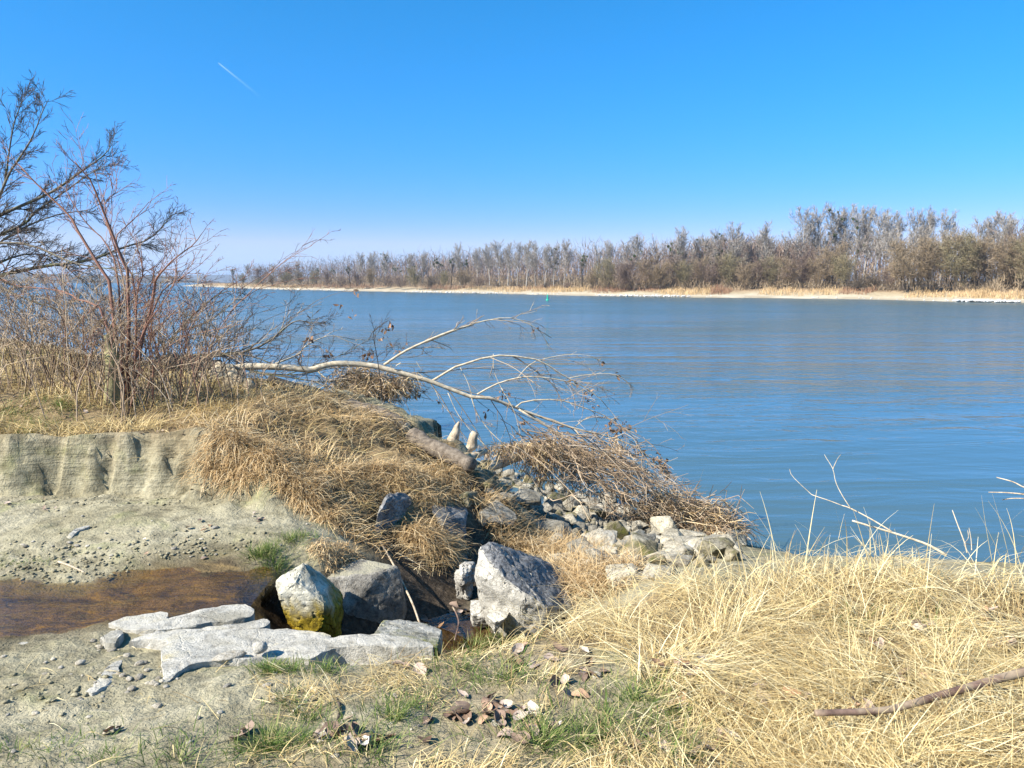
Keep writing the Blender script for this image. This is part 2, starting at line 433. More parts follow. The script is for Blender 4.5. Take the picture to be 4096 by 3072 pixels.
def sdist(x, y, poly):
    """signed distance to a closed polygon, positive inside, and the nearest edge's index"""
    best = np.full(x.shape, 1e9); ins = np.zeros(x.shape, bool); ei = np.zeros(x.shape, int)
    n = len(poly)
    for k in range(n):
        a = poly[k]; b = poly[(k + 1) % n]; e = b - a
        t = np.clip(((x - a[0]) * e[0] + (y - a[1]) * e[1]) / (e @ e), 0, 1)
        d = np.hypot(x - a[0] - t * e[0], y - a[1] - t * e[1])
        m = d < best; best = np.where(m, d, best); ei = np.where(m, k, ei)
        c = (a[1] > y) != (b[1] > y)
        with np.errstate(divide='ignore', invalid='ignore'):
            xi = a[0] + (y - a[1]) * e[0] / (e[1] if abs(e[1]) > 1e-9 else 1e-9)
        ins ^= c & (x < xi)
    return np.where(ins, best, -best), ei
def plateau_t(x, y):
    xw = x + .10 * n2(x, y, 1.7, 1, 3); yw = y + .10 * n2(x, y, 1.9, 2, 3) + .03 * n2(x, y, 7, 3, 3)
    sd, ei = sdist(xw, yw, PL)
    front = x < -2.2
    w = np.where(ei <= 6, .16, np.where(ei <= 9, .42, np.where(ei <= 13, .75, 1.5)))
    w = np.where((ei >= 12) & (ei < 16), .8, np.where(ei >= 16, 2.2, w))
    t = sstep(-1, 0, sd / w)
    led = (ei <= 8) * .055 * np.sin(t * 2 * math.pi * 2.6 + 2.5 * n2(x, y, 2.4, 4, 2)) * (t > .02) * (t < .98)
    return np.clip(t + led, 0, 1), sd, ei
def ground_z(x, y, detail=True):
    x = np.atleast_1d(np.asarray(x, float)); y = np.atleast_1d(np.asarray(y, float))
    lo = lower(x, y)
    t, sd, ei = plateau_t(x, y)
    top = 2.32 - .62 * sstep(-2.6, -.2, x) * sstep(9.6, 7.6, y) + .10 * n2(x, y, .7, 5, 3) - .25 * sstep(9, 20, y)
    top = top + .10 * sstep(0, 1.4, sd) 
    z = lo + (top - lo) * t
    if detail:
        z = z + .022 * n2(x, y, 2.3, 6, 4)
        flat = 1 - t
        grassy = sstep(-.9, .1, sd) * sstep(-3.2, -1.8, x) * (z > .6)
        z = z + grassy * .11 * np.maximum(n2(x, y, 3.1, 14, 2), -.1)
        z = z + sstep(.1, .5, sd) * .05 * n2(x, y, 2.6, 15, 3)
        z = z + flat * .010 * n2(x, y, 11, 7, 3)
        # crumbling face of the cut bank: ledges and rills
        face = 4 * t * (1 - t) * (x < -1.9) * (y < 8)
        z = z + face * (.02 * n2(x * 1.6, y * .4, 3.2, 8, 4) + .075 * n2(x, y, 12, 9, 3))
        crumb = sstep(-.55, -.15, sd) * flat * (x < -1.8) * (y < 8)
        z = z + crumb * .035 * np.maximum(n2(x, y, 7, 10, 3), 0)
    return z
GX0, GY0, GS = -14.0, .6, .06
class Grid:
    def __init__(self): self.a = {}
    def build(self):
        nx, ny = int(23 / GS), int(18.5 / GS); X, Y = np.meshgrid(GX0 + GS * np.arange(nx), GY0 + GS * np.arange(ny), indexing='ij')
        self.sh = X.shape; self.x = X.ravel(); self.y = Y.ravel()
    def put(self, k, v): self.a[k] = v.reshape(self.sh)
    def inside(self, x, y): return (x > GX0) & (x < GX0 + GS * (self.sh[0] - 2)) & (y > GY0) & (y < GY0 + GS * (self.sh[1] - 2))
    def get(self, k, x, y):
        fx = np.clip((x - GX0) / GS, 0, self.sh[0] - 1.001); fy = np.clip((y - GY0) / GS, 0, self.sh[1] - 1.001)
        i = fx.astype(int); j = fy.astype(int); fx = fx - i; fy = fy - j; A = self.a[k]
        return A[i, j] * (1 - fx) * (1 - fy) + A[i + 1, j] * fx * (1 - fy) + A[i, j + 1] * (1 - fx) * fy + A[i + 1, j + 1] * fx * fy
GRID = Grid(); GRID.build(); GRID.put('z', ground_z(GRID.x, GRID.y))
_ground_exact = ground_z
def ground_z(x, y, detail=True):
    x = np.atleast_1d(np.asarray(x, float)); y = np.atleast_1d(np.asarray(y, float)); x, y = np.broadcast_arrays(x, y)
    r = GRID.get('z', x, y); o = ~GRID.inside(x, y)
    if o.any(): r = r.copy(); r[o] = _ground_exact(x[o], y[o])
    return r
def hit(u, v, dmax=60):
    a, b, c = ray(u, v); kx = a / b; kz = c / b
    f = lambda D: H + kz * D - ground_z(kx * D, D, False)
    D = 1.2 * (dmax / 1.2) ** np.linspace(0, 1, 110)
    w = f(D); i = int(np.argmax(w < 0))
    if i == 0: i = len(D) - 1
    d0, d1 = D[i - 1], D[i]
    D = np.linspace(d0, d1, 24); w = f(D); i = max(1, int(np.argmax(w < 0)))
    q = w[i - 1] / (w[i - 1] - w[i] + 1e-9)
    d = D[i - 1] + q * (D[i] - D[i - 1])
    return Vector((kx * d, d, float(ground_z(kx * d, d)[0])))
def poly_world(px): return np.array([(p.x, p.y) for p in (hit(u, v) for u, v in px)])

# zones on the ground
STREAM = np.array([tuple(atz(u, v, H - 1.745).xy) for u, v in
                   [(-350, 580), (-100, 580), (0, 582), (35, 588), (70, 589), (100, 584), (135, 572), (165, 564), (205, 559), (235, 562), (254, 572), (264, 588), (268, 602), (250, 610), (236, 606), (205, 609), (150, 613),
                    (106, 621), (70, 626), (37, 632), (0, 642), (-100, 652), (-350, 660)]])
STRAW = poly_world([(1500, 900), (1500, 588), (1024, 585), (950, 580), (850, 576), (760, 575), (690, 580), (645, 592), (618, 602), (596, 620), (575, 642), (598, 672), (655, 700), (700, 735), (730, 768), (760, 850)])
THIN = poly_world([(300, 768), (330, 740), (420, 715), (330, 690), (400, 668), (470, 655), (530, 640), (580, 640), (620, 690), (700, 768), (700, 820), (300, 820)])
def zones(x, y):
    t, sd, ei = plateau_t(x, y)
    s1, _ = sdist(x, y, STRAW); s2, _ = sdist(x, y, THIN); st, _ = sdist(x + .05 * n2(x, y, 3, 20, 3), y + .06 * n2(x, y, 3, 21, 3), STREAM)
    straw = sstep(-.18, .30, s1 + .28 * n2(x, y, 1.6, 11, 3))
    thin = sstep(-.25, .2, s2 + .25 * n2(x, y, 1.8, 12, 3))
    plat = sstep(-.12, .12, sd + .10 * n2(x, y, 3, 13, 3))
    flank = ((ei > 8) & (ei < 11)) * sstep(-1.0, -.1, sd) + ((ei >= 11) & (ei < 14)) * sstep(-.45, -.05, sd)
    return dict(straw=straw, thin=thin, plat=plat, flank=np.maximum(plat * 0, flank), stream=st, sd=sd)

_zones_exact = zones
_zg = zones(GRID.x, GRID.y)
for _k, _v in _zg.items(): GRID.put(_k, _v)
def zones(x, y):
    x = np.asarray(x, float); y = np.asarray(y, float)
    r = {k: GRID.get(k, x, y) for k in _zg}; o = ~GRID.inside(x, y)
    if o.any():
        e = _zones_exact(x[o], y[o])
        for k in r: r[k][o] = e[k]
    return r
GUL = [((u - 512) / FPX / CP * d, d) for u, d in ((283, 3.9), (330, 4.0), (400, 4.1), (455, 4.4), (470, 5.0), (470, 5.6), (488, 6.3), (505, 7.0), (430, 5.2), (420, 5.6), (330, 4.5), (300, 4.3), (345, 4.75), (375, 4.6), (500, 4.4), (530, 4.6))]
def damp_shade_mask(x, y, z):  # wet mud of the gully together with the shade painted into its floor and walls
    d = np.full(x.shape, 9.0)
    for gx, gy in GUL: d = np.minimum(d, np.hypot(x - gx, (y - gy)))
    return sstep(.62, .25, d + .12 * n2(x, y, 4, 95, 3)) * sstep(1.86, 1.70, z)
def build_ground():
    th = np.radians(np.concatenate([np.linspace(-8, 40, 60, endpoint=False), np.linspace(40, 150, 380, endpoint=False), np.linspace(150, 188, 60)]))
    r = np.sort(np.concatenate([.9 * (75 / .9) ** np.linspace(0, 1, 330), np.linspace(6.5, 8.3, 150)]))
    R, T = np.meshgrid(r, th, indexing='ij')
    x = (R * np.cos(T)).ravel(); y = (R * np.sin(T) - .6).ravel()
    z = _ground_exact(x, y)
    zn = zones(x, y)
    nr, nth = R.shape
    i = np.arange(nr * nth).reshape(nr, nth)
    q = np.stack([i[:-1, :-1], i[1:, :-1], i[1:, 1:], i[:-1, 1:]], -1).reshape(-1, 4)
    m = z[q].max(1) > -2.2
    mb = MB(); mb.add(np.stack([x, y, z], 1), q[m])
    me = mb.mesh('ground', M['ground'], True)
    for nme, val in (('dry', np.clip(zn['straw'] + zn['plat'] + zn['flank'] + .45 * zn['thin'], 0, 1)),
                     ('bed', sstep(-.03, .05, zn['stream'])), ('wet', sstep(-.28, -.02, zn['stream'])),
                     ('damp_shade', damp_shade_mask(x, y, z)),
                     ('bare', (zn['plat'] < .5) * 1.0)):
        a = me.attributes.new(nme, 'FLOAT', 'POINT'); a.data.foreach_set('value', val.astype(np.float32))
    return tag(link('ground', me), kind='structure')

def ground_mat():
    m, nt, b = newmat('river_silt')
    co = gcoord(nt)
    n1 = noise(nt, co, 1.4, 6, .6, .3); n2_ = noise(nt, co, 9, 6, .65); n3 = noise(nt, co, 60, 4, .6)
    str_ = noise(nt, gcoord(nt, (1.2, 1.2, 14)), 3, 5, .6)
    mud = ramp(nt, n1, [(.3, (.25, .22, .14)), (.5, (.34, .305, .20)), (.7, (.41, .37, .26))])
    mud = mix(nt, ramp(nt, noise(nt, co, 2.6, 5, .65, .5), [(.54, (0, 0, 0)), (.70, (.55, .55, .55))]), mud, (.20, .215, .075))     # thin algae film
    mud = mix(nt, .6, mud, ramp(nt, n2_, [(.36, (.36, .35, .32)), (.55, (1, 1, 1))]), 'MULTIPLY')
    n25 = noise(nt, co, 24, 5, .7)
    mud = mix(nt, .3, mud, ramp(nt, n25, [(.34, (.40, .39, .36)), (.5, (1, 1, 1))]), 'MULTIPLY')
    mud = mix(nt, .35, mud, ramp(nt, str_, [(.35, (.55, .53, .48)), (.6, (1, 1, 1))]), 'MULTIPLY')
    soil = ramp(nt, n2_, [(.3, (.10, .072, .038)), (.6, (.24, .175, .095)), (.8, (.33, .26, .15))])
    c = mix(nt, attr(nt, 'dry'), mud, soil)
    c = mix(nt, attr(nt, 'damp_shade'), c, ramp(nt, n25, [(.35, (.030, .023, .016)), (.6, (.085, .065, .045)), (.72, (.19, .15, .11))]))  # wet mud colour, darkened further to paint in the pit's shade
    # stream bed: brown silt with ochre algae
    sc = gcoord(nt, (.45, 1.3, 1))
    bed = ramp(nt, noise(nt, sc, 5.5, 7, .7, .8), [(.30, (.030, .022, .013)), (.44, (.085, .062, .034)), (.56, (.17, .12, .055)), (.66, (.30, .20, .03)), (.76, (.42, .30, .06)), (.86, (.24, .19, .10))])
    c = mix(nt, math_(nt, 'MULTIPLY', attr(nt, 'wet'), .8), c, mix(nt, 1.0, c, (.42, .38, .33), 'MULTIPLY'))
    c = mix(nt, attr(nt, 'bed'), c, bed)
    nt.links.new(c, b.inputs['Base Color'])
    b.inputs['Roughness'].default_value = .92
    b.inputs['Specular IOR Level'].default_value = .15
    h = math_(nt, 'ADD', math_(nt, 'ADD', math_(nt, 'MULTIPLY', n2_, 1.0), math_(nt, 'MULTIPLY', n3, .28)), math_(nt, 'MULTIPLY', str_, .5))
    h = math_(nt, 'ADD', h, math_(nt, 'MULTIPLY', n25, .35))
    bump(nt, b, h, .9, .036)
    return m
M['ground'] = ground_mat()
ground = build_ground()

# ------------------------------------------------------------------ river
def water_mat():
    m, nt, b = newmat('river_water')
    co = gcoord(nt, (.42, 1, 1))
    big = noise(nt, gcoord(nt, (.05, .16, 1)), .55, 4, .55, 1.2)
    patch = ramp(nt, big, [(.42, (.10, .10, .10)), (.60, (1, 1, 1))])
    w1 = noise(nt, co, .9, 3, .5, .9)
    w2 = noise(nt, co, 2.6, 3, .55, .6)
    w3 = noise(nt, gcoord(nt, (.5, 1, 1)), 8, 2, .5, .4)
    h = math_(nt, 'ADD', math_(nt, 'MULTIPLY', w1, 1.0), math_(nt, 'MULTIPLY', w2, math_(nt, 'MULTIPLY', patch, .75)))
    h = math_(nt, 'ADD', h, math_(nt, 'MULTIPLY', w3, math_(nt, 'MULTIPLY', patch, .12)))
    gp = nd(nt, 'NewGeometry'); sy = nd(nt, 'SeparateXYZ'); nt.links.new(gp.outputs['Position'], sy.inputs[0])
    cur = nd(nt, 'MapRange', i_1=10.0, i_2=60.0, i_3=.35, i_4=2.4); nt.links.new(sy.outputs[1], cur.inputs[0])   # rougher in the main current than near the bank
    slick = ramp(nt, noise(nt, gcoord(nt, (.010, .045, 1)), 1.6, 4, .6, 1.5), [(.40, (.30, .30, .30)), (.56, (1, 1, 1)), (.68, (1.35, 1.35, 1.35))])
    h = math_(nt, 'MULTIPLY', math_(nt, 'MULTIPLY', h, slick), cur.outputs[0])
    rg = nd(nt, 'MapRange', i_1=15.0, i_2=110.0, i_3=.06, i_4=.24); nt.links.new(sy.outputs[1], rg.inputs[0]); nt.links.new(rg.outputs[0], b.inputs['Roughness'])   # wavelets too small to see
    b.inputs['Base Color'].default_value = (.06, .105, .118, 1)
    b.inputs['IOR'].default_value = 1.333
    bump(nt, b, h, 1.0, .12)
    return m
M['water'] = water_mat()
def build_river():
    mb = MB()
    x = np.concatenate([-np.geomspace(6000, 20, 14), np.linspace(-15, 15, 7), np.geomspace(20, 6000, 14)])
    y = np.concatenate([[-3], np.linspace(3, 30, 10), np.geomspace(36, 8000, 16)])
    X, Y = np.meshgrid(x, y, indexing='ij'); i = np.arange(X.size).reshape(X.shape)
    mb.add(np.stack([X.ravel(), Y.ravel(), np.zeros(X.size)], 1), np.stack([i[:-1, :-1], i[1:, :-1], i[1:, 1:], i[:-1, 1:]], -1).reshape(-1, 4))
    return tag(link('river_water', mb.mesh('river_water', M['water'])), kind='structure')
build_river()

# ------------------------------------------------------------------ far bank
FW = [(-60, 283.9), (100, 284.8), (180, 286.0), (215, 287.2), (247, 288.6), (295, 289.9), (349, 290.9), (403, 292.1), (500, 293.9), (556, 295.2), (620, 296.4), (680, 297.3), (750, 298), (861, 299.4), (948, 301.6), (1024, 303), (1200, 307), (1500, 313)]
fw_all = spline([atz(u, v, 0.0).xy for u, v in FW[2:]], 260)
def fw_at(u):
    """waterline point and inland direction of the far bank at image column u"""
    k = np.argmin(np.abs(fw_all[:, 0] / fw_all[:, 1] * CP * FPX + 512 - u))
    return fw_all[k], k
tang = np.gradient(fw_all, axis=0); tang /= np.linalg.norm(tang, axis=1)[:, None]
inl = np.stack([-tang[:, 1], tang[:, 0]], 1); inl *= np.sign(inl[:, 1:2])
def far_profile(d):
    return np.interp(d, [-6, 0, 2.5, 6, 12, 20, 60, 400], [-1.0, -.02, .38, .85, 1.6, 2.3, 3.0, 4.0])
def nd_div(nt, a, k): return math_(nt, 'DIVIDE', a, k)
def build_far_bank():
    d = np.array([-6, -2, 0, .7, 1.5, 2.5, 4, 6, 8, 10, 12, 15, 18, 22, 30, 45, 80, 200, 500.])
    P = fw_all[:, None] + inl[:, None] * d[None, :, None]
    wob = fbm(np.stack([fw_all[:, 0] * .05, fw_all[:, 1] * .05, np.zeros(260)], 1), 4)
    z = far_profile(d[None] + 1.4 * wob[:, None] * (np.abs(d[None] - 5) < 10)) + .22 * n2(P[..., 0].ravel(), P[..., 1].ravel(), .12, 3).reshape(260, -1) * (d[None] > 4)
    mb = MB(); i = np.arange(P[..., 0].size).reshape(P.shape[:2])
    V = np.concatenate([P, z[..., None]], -1).reshape(-1, 3)
    mb.add(V, np.stack([i[:-1, :-1], i[1:, :-1], i[1:, 1:], i[:-1, 1:]], -1).reshape(-1, 4), rnd=np.broadcast_to(d[None], P.shape[:2]).ravel())
    m, nt, b = newmat('far_bank_sand')
    co = gcoord(nt); dd = attr(nt, 'rnd')
    nz = noise(nt, co, .12, 5, .6)
    x = math_(nt, 'ADD', dd, math_(nt, 'MULTIPLY', math_(nt, 'SUBTRACT', nz, .5), 14))
    mr = nd(nt, 'MapRange', i_1=0.0, i_2=25.0); nt.links.new(x, mr.inputs[0])
    sandy = ramp(nt, noise(nt, co, .045, 3, .6), [(.5, (.32, .27, .19)), (.66, (.56, .50, .39))])
    c = ramp(nt, mr.outputs[0], [(0, (.22, .19, .14)), (.05, (.46, .40, .30)), (.16, (.44, .38, .27)), (.30, (.38, .31, .20)), (.5, (.32, .23, .14)), (.8, (.20, .15, .10)), (1, (.13, .10, .07))])
    c = mix(nt, .5, c, ramp(nt, noise(nt, co, 1.1, 5, .65), [(.3, (.5, .46, .42)), (.65, (1.1, 1.1, 1.1))]), 'MULTIPLY')
    c = mix(nt, ramp(nt, dd, [(0, (0, 0, 0)), (.3, (1, 1, 1)), (1, (1, 1, 1))]), c, mix(nt, ramp(nt, nd_div(nt, dd, 6.0), [(.06, (0, 0, 0)), (.14, (1, 1, 1)), (.3, (1, 1, 1)), (.6, (0, 0, 0))]), c, sandy))
    nt.links.new(c, b.inputs['Base Color']); b.inputs['Roughness'].default_value = .95; b.inputs['Specular IOR Level'].default_value = .1
    return tag(link('far_bank', mb.mesh('far_bank', m, True)), kind='structure')
far_bank = build_far_bank()

# distant wooded hills at the left
def build_hills():
    m, nt, b = newmat('wooded_hills')
    c = ramp(nt, noise(nt, gcoord(nt), .03, 6, .7), [(.3, (.05, .05, .04)), (.7, (.12, .11, .085))])
    nt.links.new(c, b.inputs['Base Color']); b.inputs['Roughness'].default_value = 1; b.inputs['Specular IOR Level'].default_value = 0
    mb = MB()
    for (y0, x0, x1, hh, k) in ((3300, -3600, 900, 44, 1), (1500, -1700, -640, 23, 2)):
        x = np.linspace(x0, x1, 420); dd = np.array([0, 12, 30, 70, 160, 300.]) * (y0 / 2000)
        X, D = np.meshgrid(x, dd, indexing='ij')
        Y = y0 + D + .10 * (X - x0)
        prof = np.array([-1, .34, .55, .72, .92, 1.0])
        env = .72 + .28 * n2(X.ravel(), Y.ravel(), .0016, 30 + k, 3).reshape(X.shape)
        end = sstep(x1, x1 - .18 * (x1 - x0), X) if k == 2 else 1.0
        Z = hh * prof[None] * np.clip(env, .2, 1.4) * end + 2.2 * n2(X.ravel(), Y.ravel(), .05, 33, 3).reshape(X.shape) * (prof[None] > 0)
        i = np.arange(X.size).reshape(X.shape)
        mb.add(np.stack([X, Y, Z], -1), np.stack([i[:-1, :-1], i[1:, :-1], i[1:, 1:], i[:-1, 1:]], -1).reshape(-1, 4))
    return tag(link('hills', mb.mesh('hills', m, True)), kind='structure')
build_hills()

# ------------------------------------------------------------------ bare trees
class Skel:
    """branch polylines grown recursively; each branch has NP points"""
    def __init__(self, seed): self.r = random.Random(seed); self.out = {}
    def branch(self, p, d, L, rad, lev, cfg):
        r = self.r; c = cfg[lev]; n = c.get('n', 5)
        p = Vector(p); d = Vector(d).normalized(); pts = [p.copy()]
        st = L / (n - 1)
        for k in range(n - 1):
            d = (d + Vector((r.gauss(0, 1), r.gauss(0, 1), r.gauss(0, 1))) * c['wig'] + Vector((0, 0, c.get('trop', 0)))).normalized()
            p = p + d * st; pts.append(p.copy())
        rr = [rad * (1 - (1 - c.get('tip', .3)) * k / (n - 1)) for k in range(n)]
        self.out.setdefault((lev, n), []).append((pts, rr))
        if lev + 1 < len(cfg): self.kids(pts, rr, L, lev, cfg)
    def kids(self, pts, rr, L, lev, cfg, count=None):
        r = self.r; c = cfg[lev]; n = len(pts)
        m = count or c['kids']; m = max(1, int(round(m * r.uniform(.8, 1.2))))
        for k in range(m):
            t = c.get('t0', .3) + (1 - c.get('t0', .3)) * (k + r.random()) / m
            f = t * (n - 1); i = min(int(f), n - 2); f -= i
            q = pts[i].lerp(pts[i + 1], f); ax = (pts[i + 1] - pts[i]).normalized()
            perp = ax.cross(Vector((r.gauss(0, 1), r.gauss(0, 1), r.gauss(0, 1)))).normalized()
            a = math.radians(r.gauss(c['ang'], 9))
            dd = ax * math.cos(a) + perp * math.sin(a)
            ll = L * c['len'] * r.uniform(.65, 1.2) * (1.15 - .5 * t)
            self.branch(q, dd, ll, max((rr[i] + (rr[i + 1] - rr[i]) * f) * c.get('rad', .6), cfg[lev + 1].get('rmin', 0)), lev + 1, cfg)
    def mb(self, levels, sides, off=(0, 0, 0), rnd=(0, 1), rng=None, flat=()):
        mb = MB(); rng = rng or np.random.default_rng(1)
        for (lev, n), bs in sorted(self.out.items()):
            if lev not in levels: continue
            P = np.array([[tuple(p) for p in b[0]] for b in bs]) + np.array(off); R = np.array([b[1] for b in bs])
            if lev in flat:
                sd = np.cross(P[:, -1] - P[:, 0], rng.normal(size=(len(bs), 3))); sd /= np.linalg.norm(sd, axis=1)[:, None] + 1e-9
                mb.strips(P, R * 2.3, sd, rng.uniform(rnd[0], rnd[1], len(bs)))
            else: mb.tubes(P, R, sides.get(lev, 3), rng.uniform(rnd[0], rnd[1], len(bs)), cap=False)
        return mb

FM = {}
def far_mats():
    for nm, st in (('poplar', [(0, (.17, .15, .125)), (1, (.46, .415, .36))]), ('poplar_trunk', [(0, (.20, .18, .155)), (1, (.42, .39, .34))]),
                   ('willow', [(0, (.14, .105, .065)), (1, (.38, .29, .185))]), ('willow_olive', [(0, (.13, .11, .06)), (1, (.34, .285, .165))]),
                   ('brown', [(0, (.10, .07, .055)), (1, (.29, .215, .165))]), ('dark', [(0, (.05, .04, .03)), (1, (.16, .13, .10))]),
                   ('mistle', [(0, (.025, .05, .018)), (1, (.075, .11, .035))]), ('reddish', [(0, (.19, .105, .065)), (1, (.36, .22, .135))]),
                   ('reed', [(0, (.38, .25, .12)), (1, (.62, .45, .25))])):
        FM[nm] = strand_mat('far_' + nm, st, .9, 0, .05)
far_mats()
def mistletoe_mb(pts, rng):
    mb = MB()
    for (c, s) in pts:
        n = 60
        d = rng.normal(size=(n, 3)); d /= np.linalg.norm(d, axis=1)[:, None]
        q = np.array(c) + d * s * rng.uniform(.25, 1, (n, 1))
        e1 = np.cross(d, rng.normal(size=(n, 3))); e1 /= np.linalg.norm(e1, axis=1)[:, None]; e2 = np.cross(d, e1) + .5 * d
        w = s * .42
        V = np.stack([q - e1 * w, q + e1 * w, q + e2 * w], 1)
        mb.add(V.reshape(-1, 3), None, np.arange(3 * n).reshape(n, 3), np.repeat(rng.uniform(0, 1, n), 3))
    return mb
def far_tree_mesh(kind, seed):
    """returns (trunk mesh, crown mesh, mistletoe mesh or None), about 15 m tall with its foot at the origin"""
    r = random.Random(seed * 13 + 5); s = Skel(seed)
    ht = 15.0
    if kind == 'poplar':
        cfg = [dict(wig=.035, trop=.05, n=7, kids=24, t0=.32, ang=40, len=.36, rad=.5, tip=.25), dict(wig=.10, trop=.16, n=5, kids=13, t0=.15, ang=36, len=.48, rad=.5, rmin=.035),
               dict(wig=.16, trop=.10, n=4, kids=9, t0=.15, ang=36, len=.55, rad=.6, rmin=.03), dict(wig=.2, trop=.05, n=3, rmin=.026)]
        s.branch((0, 0, 0), (r.gauss(0, .05), r.gauss(0, .05), 1), ht * .93, .20, 0, cfg)
    elif kind == 'spread':
        cfg = [dict(wig=.05, trop=.05, n=6, kids=6, t0=.5, ang=34, len=.85, rad=.7, tip=.5), dict(wig=.13, trop=.09, n=6, kids=11, t0=.2, ang=42, len=.42, rad=.55, rmin=.045),
               dict(wig=.18, trop=.07, n=4, kids=9, t0=.15, ang=38, len=.55, rad=.6, rmin=.032), dict(wig=.2, trop=.03, n=3, rmin=.026)]
        s.branch((0, 0, 0), (r.gauss(0, .05), r.gauss(0, .05), 1), ht * .5, .25, 0, cfg)
    elif kind == 'willow':
        cfg = [dict(wig=.07, trop=.05, n=6, kids=10, t0=.10, ang=27, len=.60, rad=.6, tip=.3), dict(wig=.12, trop=.06, n=5, kids=12, t0=.12, ang=36, len=.44, rad=.55, rmin=.035),
               dict(wig=.18, trop=.02, n=4, kids=8, t0=.1, ang=38, len=.55, rad=.55, rmin=.028), dict(wig=.22, trop=0, n=3, rmin=.027)]
        for k in range(6): s.branch((r.gauss(0, .6), r.gauss(0, .6), 0), (r.gauss(0, .26), r.gauss(0, .26), 1), ht * r.uniform(.58, .85), .12, 0, cfg)
    elif kind == 'bush':
        cfg = [dict(wig=.12, trop=.02, n=5, kids=10, t0=.05, ang=34, len=.55, rad=.6), dict(wig=.2, trop=.02, n=4, kids=10, t0=.1, ang=42, len=.5, rad=.6, rmin=.05),
               dict(wig=.2, trop=0, n=3, rmin=.045)]
        for k in range(13): s.branch((r.gauss(0, 1.2), r.gauss(0, 1.2), 0), (r.gauss(0, .55), r.gauss(0, .55), 1), ht * r.uniform(.55, .8), .12, 0, cfg)
    rng = np.random.default_rng(seed)
    lv = (0, 1) if kind in ('poplar', 'spread') else (0,)
    tr = s.mb((0,) if kind != 'spread' else (0, 1), {0: 6, 1: 5}, rng=rng)
    cr = s.mb(tuple(k for k in range(4) if k not in ((0,) if kind != 'spread' else (0, 1))), {1: 3}, rng=rng, flat=(2, 3))
    mis = None
    if seed % 2 == 1:
        ends = [b[0][r.randrange(1, len(b[0]))] for (lev, n), bs in s.out.items() if lev in (1, 2) for b in bs]
        ends = [e for e in ends if e.z > ht * .45]
        pick = r.sample(ends, min(len(ends), 11))
        mis = mistletoe_mb([(tuple(e), r.uniform(.22, .48)) for e in pick], rng)
    return tr, cr, mis
PROTO = {}
for kind, col, tc in (('poplar', 'poplar', 'poplar_trunk'), ('spread', 'poplar', 'dark'), ('willow', 'willow', 'dark'), ('bush', 'brown', 'dark')):
    for k in range(4):
        tr, cr, mi = far_tree_mesh(kind, k + 10 * ('poplar', 'spread', 'willow', 'bush').index(kind))
        mats = {'willow': ('willow', 'willow_olive', 'brown', 'willow'), 'bush': ('brown', 'willow_olive', 'reddish', 'dark')}.get(kind, (col,) * 4)
        PROTO[(kind, k)] = (tr.mesh('trunk', FM[tc]), cr.mesh('crown', FM[mats[k]]), mi.mesh('mistletoe', FM['mistle']) if mi and kind in ('poplar', 'spread') else None)

